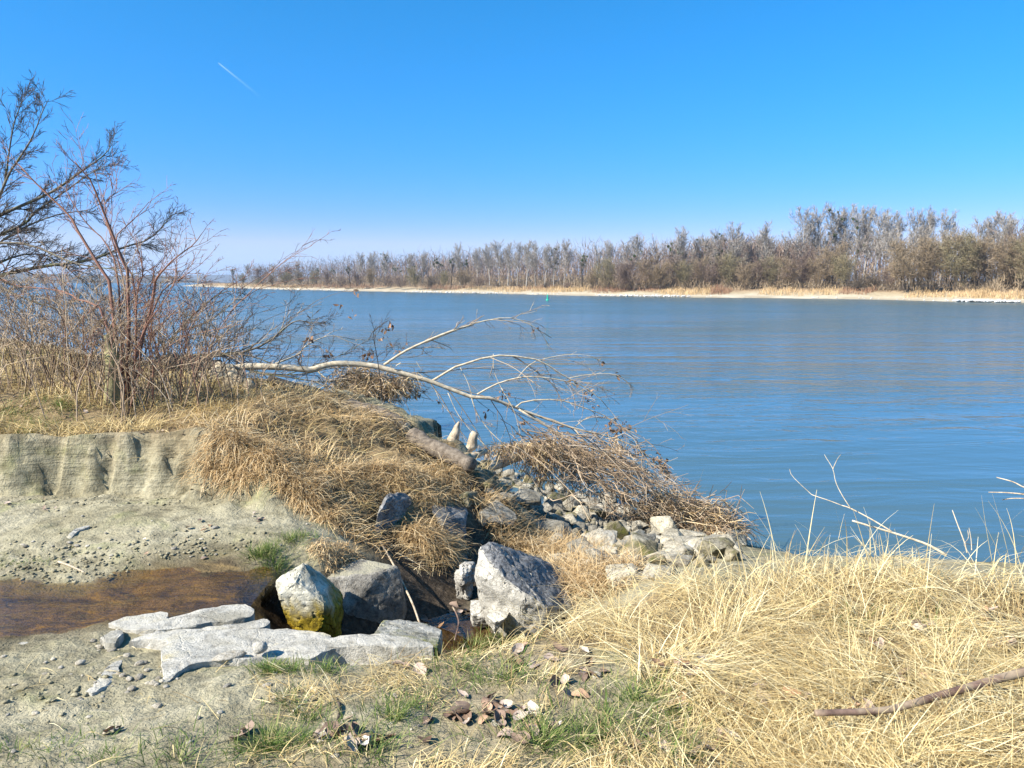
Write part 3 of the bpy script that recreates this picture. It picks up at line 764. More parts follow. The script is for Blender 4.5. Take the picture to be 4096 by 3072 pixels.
TREES = [  # column, top row, kind, variant, metres behind the waterline
    (238, 262, 's', 1, 30), (253, 266, 'p', 0, 34), (266, 265, 'w', 2, 30), (279, 266, 'p', 2, 34), (290, 265, 'w', 2, 28), (303, 263, 'p', 0, 34), (320, 261, 's', 1, 36), (334, 261, 's', 3, 36),
    (353, 259, 's', 1, 32), (362, 256, 'p', 2, 30), (376, 256, 'p', 0, 28), (387, 256, 'p', 1, 30), (395, 257, 's', 3, 28), (411, 257, 'p', 3, 30), (424, 256, 'p', 0, 40),
    (440, 247, 's', 3, 34), (452, 245, 's', 1, 30), (461, 248, 'p', 2, 34), (469, 249, 's', 3, 36), (478, 252, 'p', 0, 30),
    (490, 248, 'p', 0, 30), (500, 246, 'p', 2, 26), (508, 248, 'p', 0, 24), (517, 247, 'p', 2, 24), (526, 246, 'p', 0, 24), (535, 247, 'p', 2, 26), (544, 249, 'p', 0, 26), (553, 250, 'p', 1, 30), (563, 245, 'p', 2, 30),
    (581, 240, 's', 1, 18), (595, 234, 's', 0, 24), (609, 246, 'p', 0, 40), (621, 246, 'p', 2, 40), (634, 241, 'p', 3, 30), (651, 226, 's', 2, 30), (667, 224, 's', 3, 30), (681, 234, 'p', 0, 30),
    (690, 243, 'p', 2, 36), (699, 243, 'p', 1, 36), (708, 242, 'p', 3, 34), (717, 238, 'p', 1, 30), (727, 231, 'p', 0, 28), (740, 245, 'p', 2, 34), (752, 238, 'p', 0, 34),
    (761, 230, 'p', 2, 30), (780, 221, 's', 0, 32), (796, 218, 'p', 0, 34), (814, 215, 'p', 2, 34), (829, 216, 'p', 1, 36), (838, 215, 'p', 0, 38), (848, 216, 'p', 3, 36), (857, 217, 'p', 0, 38), (866, 219, 'p', 2, 38), (876, 221, 'p', 0, 36),
    (889, 223, 'p', 2, 36), (902, 219, 'p', 0, 40), (911, 222, 'p', 2, 42), (920, 218, 'p', 2, 40), (932, 220, 'p', 0, 40), (965, 226, 'p', 2, 42), (978, 221, 'p', 0, 40), (989, 222, 'p', 2, 40), (1000, 224, 'p', 0, 40), (1015, 226, 's', 3, 36), (1036, 224, 'p', 2, 40),
    # willows and scrub in front
    (247, 274, 'w', 1, 16), (262, 275, 'b', 1, 14), (276, 273, 'w', 0, 15), (289, 272, 'w', 1, 15), (303, 270, 'w', 0, 16), (317, 271, 'w', 1, 16), (330, 270, 'w', 2, 16), (345, 272, 'b', 0, 14), (360, 271, 'w', 2, 15),
    (374, 268, 'w', 0, 17), (390, 271, 'b', 0, 14), (402, 272, 'b', 0, 12), (417, 268, 'w', 1, 13), (432, 272, 'b', 3, 14), (444, 271, 'w', 1, 14), (464, 267, 'w', 3, 12), (480, 272, 'b', 0, 18), (498, 281, 'b', 3, 16), (520, 283, 'b', 0, 16), (545, 281, 'b', 3, 15), (566, 280, 'b', 0, 15),
    (592, 268, 'w', 0, 14), (606, 260, 'w', 1, 15), (620, 264, 'w', 2, 13), (630, 257, 'w', 2, 14), (645, 255, 'w', 3, 15), (658, 262, 'w', 0, 13), (667, 252, 'w', 2, 17), (682, 262, 'w', 1, 16), (697, 256, 'w', 0, 18), (712, 258, 'w', 2, 18), (727, 255, 'w', 1, 18), (740, 262, 'w', 0, 14), (752, 257, 'w', 2, 17), (768, 258, 'w', 1, 17), (784, 256, 'w', 0, 17),
    (800, 247, 'w', 2, 19), (812, 254, 'w', 3, 17), (826, 242, 'w', 0, 20), (840, 256, 'w', 1, 16), (852, 270, 'b', 3, 14), (868, 268, 'b', 3, 18), (883, 262, 'w', 2, 20),
    (897, 238, 'w', 0, 17), (910, 244, 'w', 3, 16), (923, 235, 'w', 0, 18), (940, 229, 'w', 3, 19), (953, 236, 'w', 1, 17), (967, 233, 'w', 0, 18), (983, 236, 'w', 3, 18), (999, 235, 'w', 0, 18), (1014, 237, 'w', 1, 17), (1030, 238, 'w', 0, 18), (1048, 236, 'w', 3, 18), (1068, 235, 'w', 0, 18)]
KN = {'p': ('poplar', 'bare grey poplar', 'poplar_tree', 'tree'), 's': ('spread', 'broad-crowned bare tree', 'broad_tree', 'tree'), 'w': ('willow', 'twiggy brown willow', 'willow_tree', 'tree'), 'b': ('bush', 'low dark thicket shrub', 'thicket_shrub', 'shrub')}
def build_far_trees():
    cnt = {}; rr = random.Random(5)
    for (u, vt, kd, var, back) in sorted(TREES):
        kind, desc, nm, cat = KN[kd]
        p, k = fw_at(u)
        g = p + inl[k] * back
        # keep the column: slide along the sight line
        D = float(np.hypot(*g)); dirv = np.array([(u - 512) / FPX / CP, 1.0]); g = dirv * (g @ dirv) / (dirv @ dirv)
        z0 = float(far_profile(np.array([back]))[0]) - .1
        ztop = H + (281.3 - vt) / FPX * g[1] / CP
        sc = (ztop - z0) / 15.0
        tr, cr, mi = PROTO[(kind, var)]
        has = mi is not None
        key = nm + ('m' if has else '')
        c = cnt.get(key, 0); cnt[key] = c + 1
        vis = u <= 1024
        lab = f"{ordinal(c)} {desc} from the left on the far bank" + (", hung with mistletoe balls" if has else (", without mistletoe" if kd in 'ps' else ''))
        t = thing(nm, (g[0], g[1], z0), lab, cat, {'p': 'poplars on the far bank', 's': 'broad trees on the far bank', 'w': 'willows on the far bank', 'b': 'thicket shrubs on the far bank'}[kd])
        wx = sc * {'p': rr.uniform(.85, 1.1), 's': rr.uniform(.8, 1.0), 'w': rr.uniform(1.0, 1.3), 'b': rr.uniform(1.0, 1.4)}[kd]
        t.scale = (wx, wx, sc); t.rotation_euler = (0, 0, rr.uniform(0, 6.28))
        link('trunk', tr, t); co_ = link('crown', cr, t)
        if has: link('mistletoe', mi, co_)['kind'] = 'stuff'
build_far_trees()
def build_woodland():
    """the wood behind, read as one mass"""
    mb = MB(); rng = np.random.default_rng(21)
    n = 66000
    k = rng.integers(5, 235, n); back = rng.uniform(24, 110, n)
    g = fw_all[k] + inl[k] * back[:, None] + rng.normal(0, .6, (n, 2))
    z0 = far_profile(back); hgt = 11.5 + 3.0 * n2(g[:, 0], g[:, 1], .06, 80, 3)
    base = np.stack([g[:, 0], g[:, 1], z0 + hgt * rng.beta(1.15, 1.35, n)], 1)
    L = rng.uniform(1.0, 2.8, n)
    d = rng.normal(size=(n, 3)) * .45 + np.array([0, 0, 1]); d /= np.linalg.norm(d, axis=1)[:, None]
    P = np.stack([base, base + d * L[:, None] * .5, base + (d + rng.normal(size=(n, 3)) * .25) * L[:, None]], 1)
    sd = np.cross(d, rng.normal(size=(n, 3))); sd /= np.linalg.norm(sd, axis=1)[:, None]
    mb.strips(P, np.tile([.13, .10, .04], (n, 1)), sd, rng.uniform(0, 1, n))
    n = 900
    k = rng.integers(30, 235, n); back = rng.uniform(40, 100, n); g = fw_all[k] + inl[k] * back[:, None]
    b0 = np.stack([g[:, 0], g[:, 1], far_profile(back)], 1); top = b0 + np.stack([rng.normal(0, .5, n), rng.normal(0, .5, n), rng.uniform(7, 12, n)], 1)
    mb.tubes(np.stack([b0, (b0 + top) / 2 + rng.normal(size=(n, 3)) * .2, top], 1), np.tile([.16, .12, .05], (n, 1)), 4, rng.uniform(.3, 1, n), cap=False)
    tag(link('woodland', mb.mesh('woodland', FM['brown'])), 'hazy brown leafless wood filling the gaps behind the far bank trees', 'woodland', kind='stuff')
    mb2 = MB(); n = 34000
    k = rng.integers(20, 240, n); back = rng.uniform(11, 38, n); f = rng.random((n, 1))
    g = fw_all[k] * (1 - f) + fw_all[np.minimum(k + 1, 259)] * f + inl[k] * back[:, None]
    lump = n2(g[:, 0], g[:, 1], .16, 81, 3)
    hgt = np.clip(2.6 + 3.2 * lump, .4, 6) * sstep(9, 17, back)
    base = np.stack([g[:, 0], g[:, 1], far_profile(back) - .1 + hgt * rng.random(n) ** 1.3], 1); L = rng.uniform(.6, 1.7, n)
    d = rng.normal(size=(n, 3)) * .5 + np.array([0, 0, 1]); d /= np.linalg.norm(d, axis=1)[:, None]
    sd = np.cross(d, rng.normal(size=(n, 3))); sd /= np.linalg.norm(sd, axis=1)[:, None]
    mb2.strips(np.stack([base, base + d * L[:, None]], 1), np.tile([.12, .04], (n, 1)), sd, np.clip(.5 + .5 * lump + rng.normal(0, .25, n), 0, 1))
    tag(link('undergrowth', mb2.mesh('undergrowth', FM['willow'])), 'tan brown leafless undergrowth at the foot of the far trees', 'undergrowth', kind='stuff')
    # knee-high shrubs, reeds and tall weeds along the far shore
    for nm, mat, lab, cat, us, dz, hh, cnt, seed in (
            ('riverside_scrub', 'reddish', 'reddish brown low scrub lining the far shore', 'scrub', [(290, 360), (400, 440), (500, 520), (570, 600), (612, 632), (700, 720), (820, 850)], (5, 13), (.5, 1.5), 6500, 3),
            ('reed_bed', 'reed', 'tan dry reeds and grass along the far shore', 'reeds', [(440, 510), (510, 560), (636, 700), (745, 820), (880, 1040), (200, 300)], (4, 12), (.35, 1.2), 9000, 4)):
        rng = np.random.default_rng(seed); mb = MB()
        ulist = fw_all[:, 0] / fw_all[:, 1] * CP * FPX + 512
        for (u0, u1) in us:
            ks = np.where((ulist >= u0) & (ulist <= u1))[0]
            m = int(cnt * len(ks) / 150) + 150
            kk = rng.choice(ks, m); f = rng.random((m, 1)); p = fw_all[kk] * (1 - f) + fw_all[np.minimum(kk + 1, 259)] * f
            bk = rng.uniform(*dz, m) + 2 * n2(p[:, 0], p[:, 1], .1, 60, 2)
            q = p + inl[kk] * bk[:, None]
            b0 = np.stack([q[:, 0], q[:, 1], far_profile(bk) - .1], 1)
            hg = rng.uniform(*hh, m) * (1 + .6 * n2(p[:, 0], p[:, 1], .25, 61, 2))
            tip = b0 + np.stack([rng.normal(0, .3, m), rng.normal(0, .3, m), np.ones(m)], 1) * hg[:, None]
            sd = rng.normal(size=(m, 3)); sd[:, 2] = 0; sd /= np.linalg.norm(sd, axis=1)[:, None]
            mb.strips(np.stack([b0, tip], 1), np.tile([.10, .03], (m, 1)), sd, rng.uniform(0, 1, m))
        tag(link(nm, mb.mesh(nm, FM[mat])), lab, cat, kind='stuff')
build_woodland()

# ------------------------------------------------------------------ the brook and its fall
def brook_mat():
    m, nt, b = newmat('brook_water')
    co = gcoord(nt, (.6, 1.2, 1))
    h = math_(nt, 'ADD', noise(nt, co, 9, 4, .6, .6), math_(nt, 'MULTIPLY', noise(nt, co, 32, 3, .6), .35))
    out = nt.nodes['Material Output']; nt.nodes.remove(b)
    gl = nd(nt, 'BsdfGlossy', i_Roughness=.04); tr = nd(nt, 'BsdfTransparent'); tr.inputs[0].default_value = (.86, .74, .55, 1)
    bp = nd(nt, 'Bump', i_Strength=.5, i_Distance=.018); nt.links.new(h, bp.inputs['Height']); nt.links.new(bp.outputs[0], gl.inputs['Normal'])
    lw = nd(nt, 'LayerWeight'); nt.links.new(bp.outputs[0], lw.inputs['Normal']); fr = nd(nt, 'Math', operation='MULTIPLY_ADD', i_1=.95, i_2=.03, use_clamp=True); nt.links.new(math_(nt, 'POWER', lw.outputs['Facing'], 4.0), fr.inputs[0])
    mx = nd(nt, 'MixShader'); nt.links.new(fr.outputs[0], mx.inputs[0]); nt.links.new(tr.outputs[0], mx.inputs[1]); nt.links.new(gl.outputs[0], mx.inputs[2])
    nt.links.new(mx.outputs[0], out.inputs[0])
    return m
M['brook'] = brook_mat()
def build_brook():
    c = STREAM.mean(0)
    xs = np.arange(STREAM[:, 0].min() - .2, STREAM[:, 0].max() + .2, .05); ys = np.arange(STREAM[:, 1].min() - .2, STREAM[:, 1].max() + .2, .04)
    X, Y = np.meshgrid(xs, ys, indexing='ij'); x = X.ravel(); y = Y.ravel()
    sd, _ = sdist(x, y, STREAM)
    gz = ground_z(x, y)
    z = 1.842 + .006 * n2(x, y, 5, 70, 3) - .0 * x
    i = np.arange(x.size).reshape(X.shape)
    q = np.stack([i[:-1, :-1], i[1:, :-1], i[1:, 1:], i[:-1, 1:]], -1).reshape(-1, 4)
    q = q[(sd[q].max(1) > -.08) & (x[q].max(1) < atz(262, 600, 1.84).x)]
    mb = MB(); mb.add(np.stack([x, y, z], 1), q)
    tag(link('brook_water', mb.mesh('brook_water', M['brook'], True)), kind='structure')
    # the little fall between the slab and the boulder: a sheet of broken water running down into the pit
    m, nt, b = newmat('falling_water')
    n1 = noise(nt, gcoord(nt, (1, 1, .5)), 34, 5, .7, 1.0)
    cc = ramp(nt, n1, [(.42, (.018, .017, .014)), (.60, (.05, .052, .05)), (.68, (.34, .39, .44)), (.78, (.80, .84, .88))])
    nt.links.new(cc, b.inputs['Base Color']); b.inputs['Roughness'].default_value = .08; b.inputs['IOR'].default_value = 1.33
    bump(nt, b, n1, 1, .03)
    top = [atz(*Z5(480, 1400), 1.835), atz(*Z5(520, 1340), 1.84), atz(*Z5(560, 1290), 1.84), atz(*Z5(590, 1250), 1.84)]
    mid = [atz(*Z5(505, 1470), 1.70), atz(*Z5(550, 1440), 1.70), atz(*Z5(600, 1400), 1.71), atz(*Z5(625, 1340), 1.74)]
    low = [atz(*Z5(560, 1580), 1.58), atz(*Z5(610, 1560), 1.57), atz(*Z5(660, 1540), 1.57), atz(*Z5(680, 1480), 1.6)]
    end = [atz(*Z5(640, 1650), 1.52), atz(*Z5(700, 1640), 1.51), atz(*Z5(780, 1640), 1.5), atz(*Z5(800, 1600), 1.5)]
    rows = [spline(r, 22) for r in (top, mid, low, end)]
    G = np.stack([spline([rows[k][j] for k in range(4)], 40) for j in range(22)], 0)
    f = G.reshape(-1, 3); f[:, 2] += .022 * fbm(f * 16, 3); f[:, 0] += .012 * fbm(f * 13 + 9, 2)
    i = np.arange(len(f)).reshape(22, 40); mb = MB()
    mb.add(f, np.stack([i[:-1, :-1], i[1:, :-1], i[1:, 1:], i[:-1, 1:]], -1).reshape(-1, 4))
    tag(link('small_waterfall', mb.mesh('small_waterfall', m, True)), 'small sparkling fall of brook water beside the ochre boulder', 'waterfall')
    # dark seep water standing in the bottom of the gully
    mb = MB(); pts = [hit(u, v) for u, v in ((285, 640), (330, 642), (400, 640), (450, 640), (500, 648), (520, 638), (505, 626), (455, 618), (400, 622), (330, 628))]
    zc = float(np.mean([p.z for p in pts])) + .0
    ctr = np.mean([(p.x, p.y) for p in pts], axis=0)
    V = [(ctr[0], ctr[1], 1.345)] + [(p.x, p.y, 1.345) for p in pts]
    mb.add(V, None, [(0, k + 1, (k + 1) % len(pts) + 1) for k in range(len(pts))])
    tag(link('pool_water', mb.mesh('pool_water', M['brook'])), kind='structure')
build_brook()

# ------------------------------------------------------------------ boulders
def hull_rock(name, pts, mat, seed=0, cuts=6, amp=.018, freq=6, smooth_it=1, parent=None):
    bm = bmesh.new()
    for p in pts: bm.verts.new(p)
    r = bmesh.ops.convex_hull(bm, input=bm.verts)
    junk = list({e for e in r['geom_interior'] + r['geom_unused'] if isinstance(e, bmesh.types.BMVert)})
    if junk: bmesh.ops.delete(bm, geom=junk, context='VERTS')
    bmesh.ops.dissolve_limit(bm, angle_limit=math.radians(9), verts=bm.verts, edges=bm.edges)
    L = max((v.co - w.co).length for v in bm.verts for w in bm.verts)
    bmesh.ops.bevel(bm, geom=bm.edges[:], offset=L * .012, segments=1, profile=.6, affect='EDGES', clamp_overlap=True)
    bmesh.ops.triangulate(bm, faces=bm.faces)
    for k in range(cuts):
        le = [e for e in bm.edges if e.calc_length() > L * .03]
        if not le: break
        bmesh.ops.subdivide_edges(bm, edges=le, cuts=1, use_grid_fill=False)
        bmesh.ops.triangulate(bm, faces=bm.faces)
    bm.normal_update()
    co = np.array([v.co for v in bm.verts]); no = np.array([v.normal for v in bm.verts])
    f1 = fbm(co * freq + seed * 7.7, 4); f2 = np.abs(fbm(co * freq * .55 + seed * 3.1, 3))
    rid = 1 - np.abs(perlin(co * freq * 1.7 + seed * 5.1)); cell = np.floor(3.2 * fbm(co * freq * .8 + seed, 2)) / 3.2
    co = co + no * (amp * .42 * f1 + amp * .25 * (.25 - f2) - amp * .55 * sstep(.90, 1, rid) + amp * .25 * cell + amp * .28 * fbm(co * freq * 5, 3))[:, None]
    # bedding steps
    co = co + no * (amp * .28 * np.tanh(3 * np.sin(co @ np.array([2.0, 1.2, 9.0]) * freq * .6 + seed)) * sstep(0, .25, f1))[:, None]
    for v, c in zip(bm.verts, co): v.co = c
    off = parent.location if parent else Vector((0, 0, 0))
    for v in bm.verts: v.co -= off
    me = bpy.data.meshes.new(name); bm.to_mesh(me); bm.free()
    me.polygons.foreach_set('use_smooth', np.ones(len(me.polygons), bool))
    try: me.set_sharp_from_angle(angle=math.radians(38))
    except Exception: pass
    me.materials.append(mat)
    return link(name, me, parent)
def rock_px(name, zfun, front, D, back, mat, label, seed, lower_by=.25, **kw):
    """front: outline points (x, y, distance offset) in a zoom window, at distance D; back: depth added behind"""
    pts = []
    for q in front:
        x, y = q[:2]; dd = q[2] if len(q) > 2 else 0
        p = at(*zfun(x, y), D + dd); pts.append(p)
    n = len(pts); cz = sum(p.z for p in pts) / n
    for q, p in list(zip(front, pts)):
        b = p.copy(); b.y += back; b.x += (p.x / p.y) * back * .6
        b.z -= back * (.46 if p.z > cz else .1)
        pts.append(b)
        if p.z < cz: pts.append(p + Vector((0, .05, -lower_by)))
    o = hull_rock(name, pts, mat, seed, **kw)
    return tag(o, label, 'rock')

rock_px('boulder', Z5, [(840, 1105, .12), (740, 1150, .08), (650, 1200, .05), (610, 1262, .02), (622, 1380, 0), (700, 1485, 0), (800, 1600, -.02), (890, 1680, 0), (1000, 1680, .05), (1115, 1590, .1), (1122, 1480, .12), (1010, 1290, .12), (925, 1195, .12), (1010, 1460, -.08), (760, 1260, -.05)],
        4.12, .30, M['rock_algae'], 'leaning grey boulder coated in ochre algae beside the little waterfall', 1, .15, amp=.016)
# block with a level top
def cube_rock():
    zt = H - 1.83
    tl = atz(*Z5(965, 1238), zt - .03); tf = atz(*Z5(1440, 1182), zt - .01); tr = atz(*Z5(1600, 1130), zt); tb = atz(*Z5(1300, 1068), zt + .01); tb2 = atz(*Z5(1100, 1130), zt - .02)
    fl = Vector((tl.x + .10, tl.y - .03, zt - .62)); lo = at(*Z5(1080, 1690), 4.55)
    fb = Vector((tf.x - .02, tf.y - .02, zt - .62)); rb = at(*Z5(1640, 1650), tr.y + .0)
    mid = at(*Z5(1140, 1430), tf.y + .10); mid2 = at(*Z5(1225, 1340), tf.y + .02)
    rmid = at(*Z5(1645, 1390), tr.y - .02)
    pts = [tl, tf, tr, tb, tb2, fl, fb, lo, rb, mid, mid2, rmid, tb + Vector((0, .05, -.6)), tb2 + Vector((0, .05, -.6)), rb + Vector((0, .3, -.1))]
    o = hull_rock('boulder', pts, M['rock_cube'], 2, amp=.007)
    tag(o, 'square-cut boulder with silt on its flat top and a shaded front', 'rock')
cube_rock()
rock_px('boulder', Z6, [(840, 580, .15), (925, 525, .20), (1000, 545, .28), (1300, 690, .42), (1500, 850, .42), (1640, 1000, .36), (1650, 1080, .25), (1480, 1180, .08), (1200, 1215, -.02), (1150, 1180, -.02), (1010, 1050, .03), (885, 985, .08), (868, 900, .1), (802, 812, .10), (822, 725, .12), (1000, 790, -.02), (1200, 955, -.06), (1380, 1060, -.04)],
        4.55, .36, M['rock_top'], 'large tilted pale boulder with a pitted grey upper face', 3, .2, amp=.017, freq=7)
rock_px('boulder', Z6, [(645, 850, 0), (700, 715, .05), (790, 702, .1), (800, 800, .05), (745, 1005, 0), (655, 960, 0), (700, 830, -.08)], 5.35, .22, M['rock_grey'], 'small knobbly pale rock wedged left of the tilted boulder', 4, .1, amp=.022, freq=11)
rock_px('boulder', Z5, [(1500, 545, .12), (1650, 530, .4), (1705, 610, .38), (1668, 800, .30), (1500, 882, .05), (1410, 862, -.1), (1422, 720, -.1), (1500, 605, -.02)], 5.84, .5, M['rock_dark'], 'dark grey boulder poking from under the hanging grass', 5, .1, amp=.02)
rock_px('boulder', Z5, [(1860, 650, .30), (2000, 645, .40), (2145, 742, .32), (2135, 850, .25), (1965, 870, -.05), (1955, 770, -.06), (1870, 700, .12)], 6.1, .45, M['rock_dark'], 'dark blunt-ended boulder right of the other grass-covered one', 6, .08, amp=.014)
rock_px('boulder', Z6, [(1835, 625, .2), (1960, 640, .25), (2100, 690, .25), (2175, 722, .2), (2165, 805, 0), (2000, 840, 0), (1880, 760, .05)], 6.3, .35, M['rock_grey'], 'flat smooth grey stone at the edge of the straw', 7, .2, amp=.010)
rock_px('boulder', Z6, [(1680, 590, .2), (1760, 570, .2), (1880, 690, .1), (1890, 780, 0), (1780, 770, 0), (1690, 690, .05)], 6.7, .35, M['riprap_moss'], 'rough brown mossy stone left of the flat grey one', 8, .2, amp=.03, freq=9)
rock_px('boulder', ZB, [(985, 292, 0), (1055, 222, .22), (1200, 215, .28), (1400, 242, .26), (1545, 300, .12), (1510, 385, -.05), (1300, 330, -.02), (1150, 305, -.02)], 3.62, .12, M['rock_algae2'], 'flat low slab with olive algae in front of the square boulder', 9, .2, amp=.010)
rock_px('boulder', Z6, [(840, 1035, .1), (980, 1010, .1), (1010, 1060, .05), (960, 1150, 0), (780, 1130, 0), (760, 1080, .05)], 4.75, .2, M['rock_grey'], 'small low muddy rock under the tilted boulder', 12, .1, amp=.015)
rock_px('boulder', Z6, [(900, 1130, .05), (1000, 1085, .1), (1085, 1100, .1), (1060, 1150, 0), (960, 1190, 0)], 4.45, .12, M['slab'], 'small cream rock in the gully under the tilted boulder', 13, .1, amp=.012)
rock_px('boulder', Z6, [(620, 640, .1), (700, 630, .1), (745, 670, .05), (720, 710, 0), (640, 700, 0)], 6.0, .2, M['rock_dark'], 'small dark rock in the shaded gully behind', 14, .1, amp=.01)

def slab_px(name, zfun, outline, thick, label, seed, mat, lift=.03, level=None):
    """flat stone: outline on the ground, raised a little, with an uneven rim"""
    base = [(atz(*zfun(x, y), level) if level else hit(*zfun(x, y))) for x, y in outline]
    zs = np.mean([p.z for p in base])
    c = np.mean([tuple(p) for p in base], axis=0)
    A = np.array([(p.x - c[0], p.y - c[1], 1) for p in base]); k = np.linalg.lstsq(A, np.array([p.z for p in base]), rcond=None)[0]
    ring = spline([tuple(p) for p in base] + [tuple(base[0])], 120)[:-1]
    ring[:, :2] += .012 * np.stack([fbm(ring * 9 + seed, 4), fbm(ring * 9 + 40 + seed, 4)], 1)
    def top_z(P):
        pl = k[0] * (P[:, 0] - c[0]) + k[1] * (P[:, 1] - c[1]) + k[2]; gz = lower(P[:, 0], P[:, 1])
        return (np.clip(gz, level - .012, level + .03) if level else np.maximum(gz, pl - .035)) + lift
    bm = bmesh.new(); f = bm.faces.new([bm.verts.new(p) for p in ring]); bmesh.ops.triangulate(bm, faces=[f], ngon_method='EAR_CLIP')
    for r_ in range(5):
        le = [e for e in bm.edges if e.calc_length() > .05 and len(e.link_faces) == 2]
        if not le: break
        bmesh.ops.subdivide_edges(bm, edges=le, cuts=1); bmesh.ops.triangulate(bm, faces=[q for q in bm.faces if len(q.verts) > 3])
    up = list(bm.verts); P = np.array([v.co for v in up]); z = top_z(P); rim = np.array([1.0 if v.is_boundary else 0.0 for v in up])
    z = z + .007 * fbm(P * 5 + seed, 4) + .006 * np.floor(4 * fbm(P * np.array([1.3, 3.6, 1.]) + seed * 2, 3)) / 4 - .006 * rim
    for v, zz in zip(up, z): v.co.z = zz
    ex = bmesh.ops.extrude_edge_only(bm, edges=[e for e in bm.edges if len(e.link_faces) == 1])
    for v in [g for g in ex['geom'] if isinstance(g, bmesh.types.BMVert)]:
        v.co.x = c[0] + (v.co.x - c[0]) * 1.012; v.co.y = c[1] + (v.co.y - c[1]) * 1.012; v.co.z -= thick + lift
    bmesh.ops.recalc_face_normals(bm, faces=bm.faces)
    me = bpy.data.meshes.new(name); bm.to_mesh(me); bm.free(); me.materials.append(mat)
    me.polygons.foreach_set('use_smooth', np.ones(len(me.polygons), bool)); me.set_sharp_from_angle(angle=math.radians(35))
    return tag(link(name, me), label, 'rock')
slab_px('stone_slab', ZA, [(1050, 352), (1120, 312), (1380, 268), (1800, 262), (2200, 252), (2350, 245), (2640, 290), (2680, 318), (2900, 300), (3300, 322), (3490, 392), (3200, 402), (2850, 392), (2680, 408), (2530, 480), (2290, 492), (2000, 535), (1720, 562), (1560, 605), (1430, 690), (1330, 760), (1312, 640), (1305, 450), (1340, 385), (1200, 342)],
        .12, 'wide white stone slab lying flush in the silt with a round pebble on it', 1, M['slab'], .03, 1.888)
slab_px('stone_slab', ZA, [(872, 202), (1060, 142), (1320, 112), (1345, 150), (1480, 122), (1700, 72), (1900, 38), (2010, 70), (2052, 130), (1900, 168), (1700, 192), (1500, 240), (1300, 262), (1080, 262)],
        .12, 'bright white stone slab along the near edge of the brook', 2, M['slab'], .025, 1.865)
slab_px('stone_slab', ZA, [(1600, 236), (1850, 196), (2120, 168), (2160, 200), (2060, 238), (1820, 252), (1620, 256)], .1, 'narrow pale stone strip between the two white slabs', 3, M['slab'], .022, 1.872)
slab_px('stone_slab', ZA, [(800, 355), (900, 275), (978, 272), (985, 330), (940, 390), (850, 395)], .05, 'small white flat stone beside the moss left of the wide slab', 4, M['slab'], .02)
slab_px('stone_slab', ZA, [(690, 745), (760, 650), (900, 520), (975, 495), (960, 570), (900, 660), (760, 765)], .05, 'splintered long pale flake of stone in the silt', 5, M['slab'], .014)
slab_px('stone_slab', Z7, [(535, 800), (600, 745), (715, 718), (715, 740), (620, 770), (570, 810)], .04, 'thin white flat stone on the silt below the cut bank', 6, M['slab'], .01)
slab_px('stone_slab', ZA, [(150, 365), (190, 340), (245, 340), (225, 358)], .03, 'tiny white flat stone left of the slabs', 7, M['slab'], .012)

def ico(seed, n=2, amp=.12, freq=1.6, flat=.7):
    bm = bmesh.new(); bmesh.ops.create_icosphere(bm, subdivisions=n, radius=1)
    co = np.array([v.co for v in bm.verts]); nn = fbm(co * freq + seed * 5.3, 3)
    for v, k in zip(bm.verts, nn): v.co = v.co * (1 + amp * k); v.co.z *= flat
    return bm
peb_me = []
for k in range(6):
    bm = ico(k, 2, .22, 1.3, .75); me = bpy.data.meshes.new('pebble'); bm.to_mesh(me); bm.free()
    me.polygons.foreach_set('use_smooth', np.ones(len(me.polygons), bool)); me.materials.append(M['pebble']); peb_me.append(me)
p = atz(*ZA(2098, 462), 1.90)
pm_ = peb_me[0].copy(); pm_.materials.clear(); pm_.materials.append(M['slab']); o = link('round_pebble', pm_); s_ = .034; o.location = p + Vector((0, 0, .05)); o.scale = (s_, s_, s_ * 1.15)
tag(o, 'round white pebble sitting on the wide stone slab', 'pebble')
p = atz(*ZA(1840, 500), 1.90); o = link('crumbly_stone', peb_me[3]); o.location = p + Vector((0, 0, .03)); o.scale = (.075, .04, .022); o.rotation_euler = (0, 0, .5)
tag(o, 'crusty tan lump of stone on the wide slab', 'rock')
rr = random.Random(9)
PEB = [ZA(752, 335), ZA(800, 390), ZA(1022, 455), ZA(645, 512), ZA(1185, 570), ZA(1120, 520), ZA(1170, 508), ZA(985, 615), ZA(1040, 640), ZA(1120, 630), ZA(1275, 635), ZA(1270, 862), ZA(1590, 955), ZA(945, 245), ZA(1735, 172),
       ZA(1060, 720), ZA(1255, 680), ZA(900, 410), ZB(590, 335), ZA(720, 945), Z7(1400, 900), Z7(620, 875), Z7(560, 850), Z7(705, 878), Z7(1715, 735), Z7(1620, 820), Z7(205, 880), ZC(745, 1205), ZC(660, 1035), ZB(1990, 1005), Z5(480, 765), Z5(860, 800), Z5(120, 830)]
for k, (u, v) in enumerate(PEB):
    p = hit(u, v); o = link('pebble', peb_me[k % 6], ground); s_ = rr.uniform(.010, .022)
    o.location = p + Vector((0, 0, s_ * .3)); o.scale = (s_ * rr.uniform(.9, 1.7), s_, s_ * .8); o.rotation_euler = (rr.uniform(-.2, .2), 0, rr.uniform(0, 6))
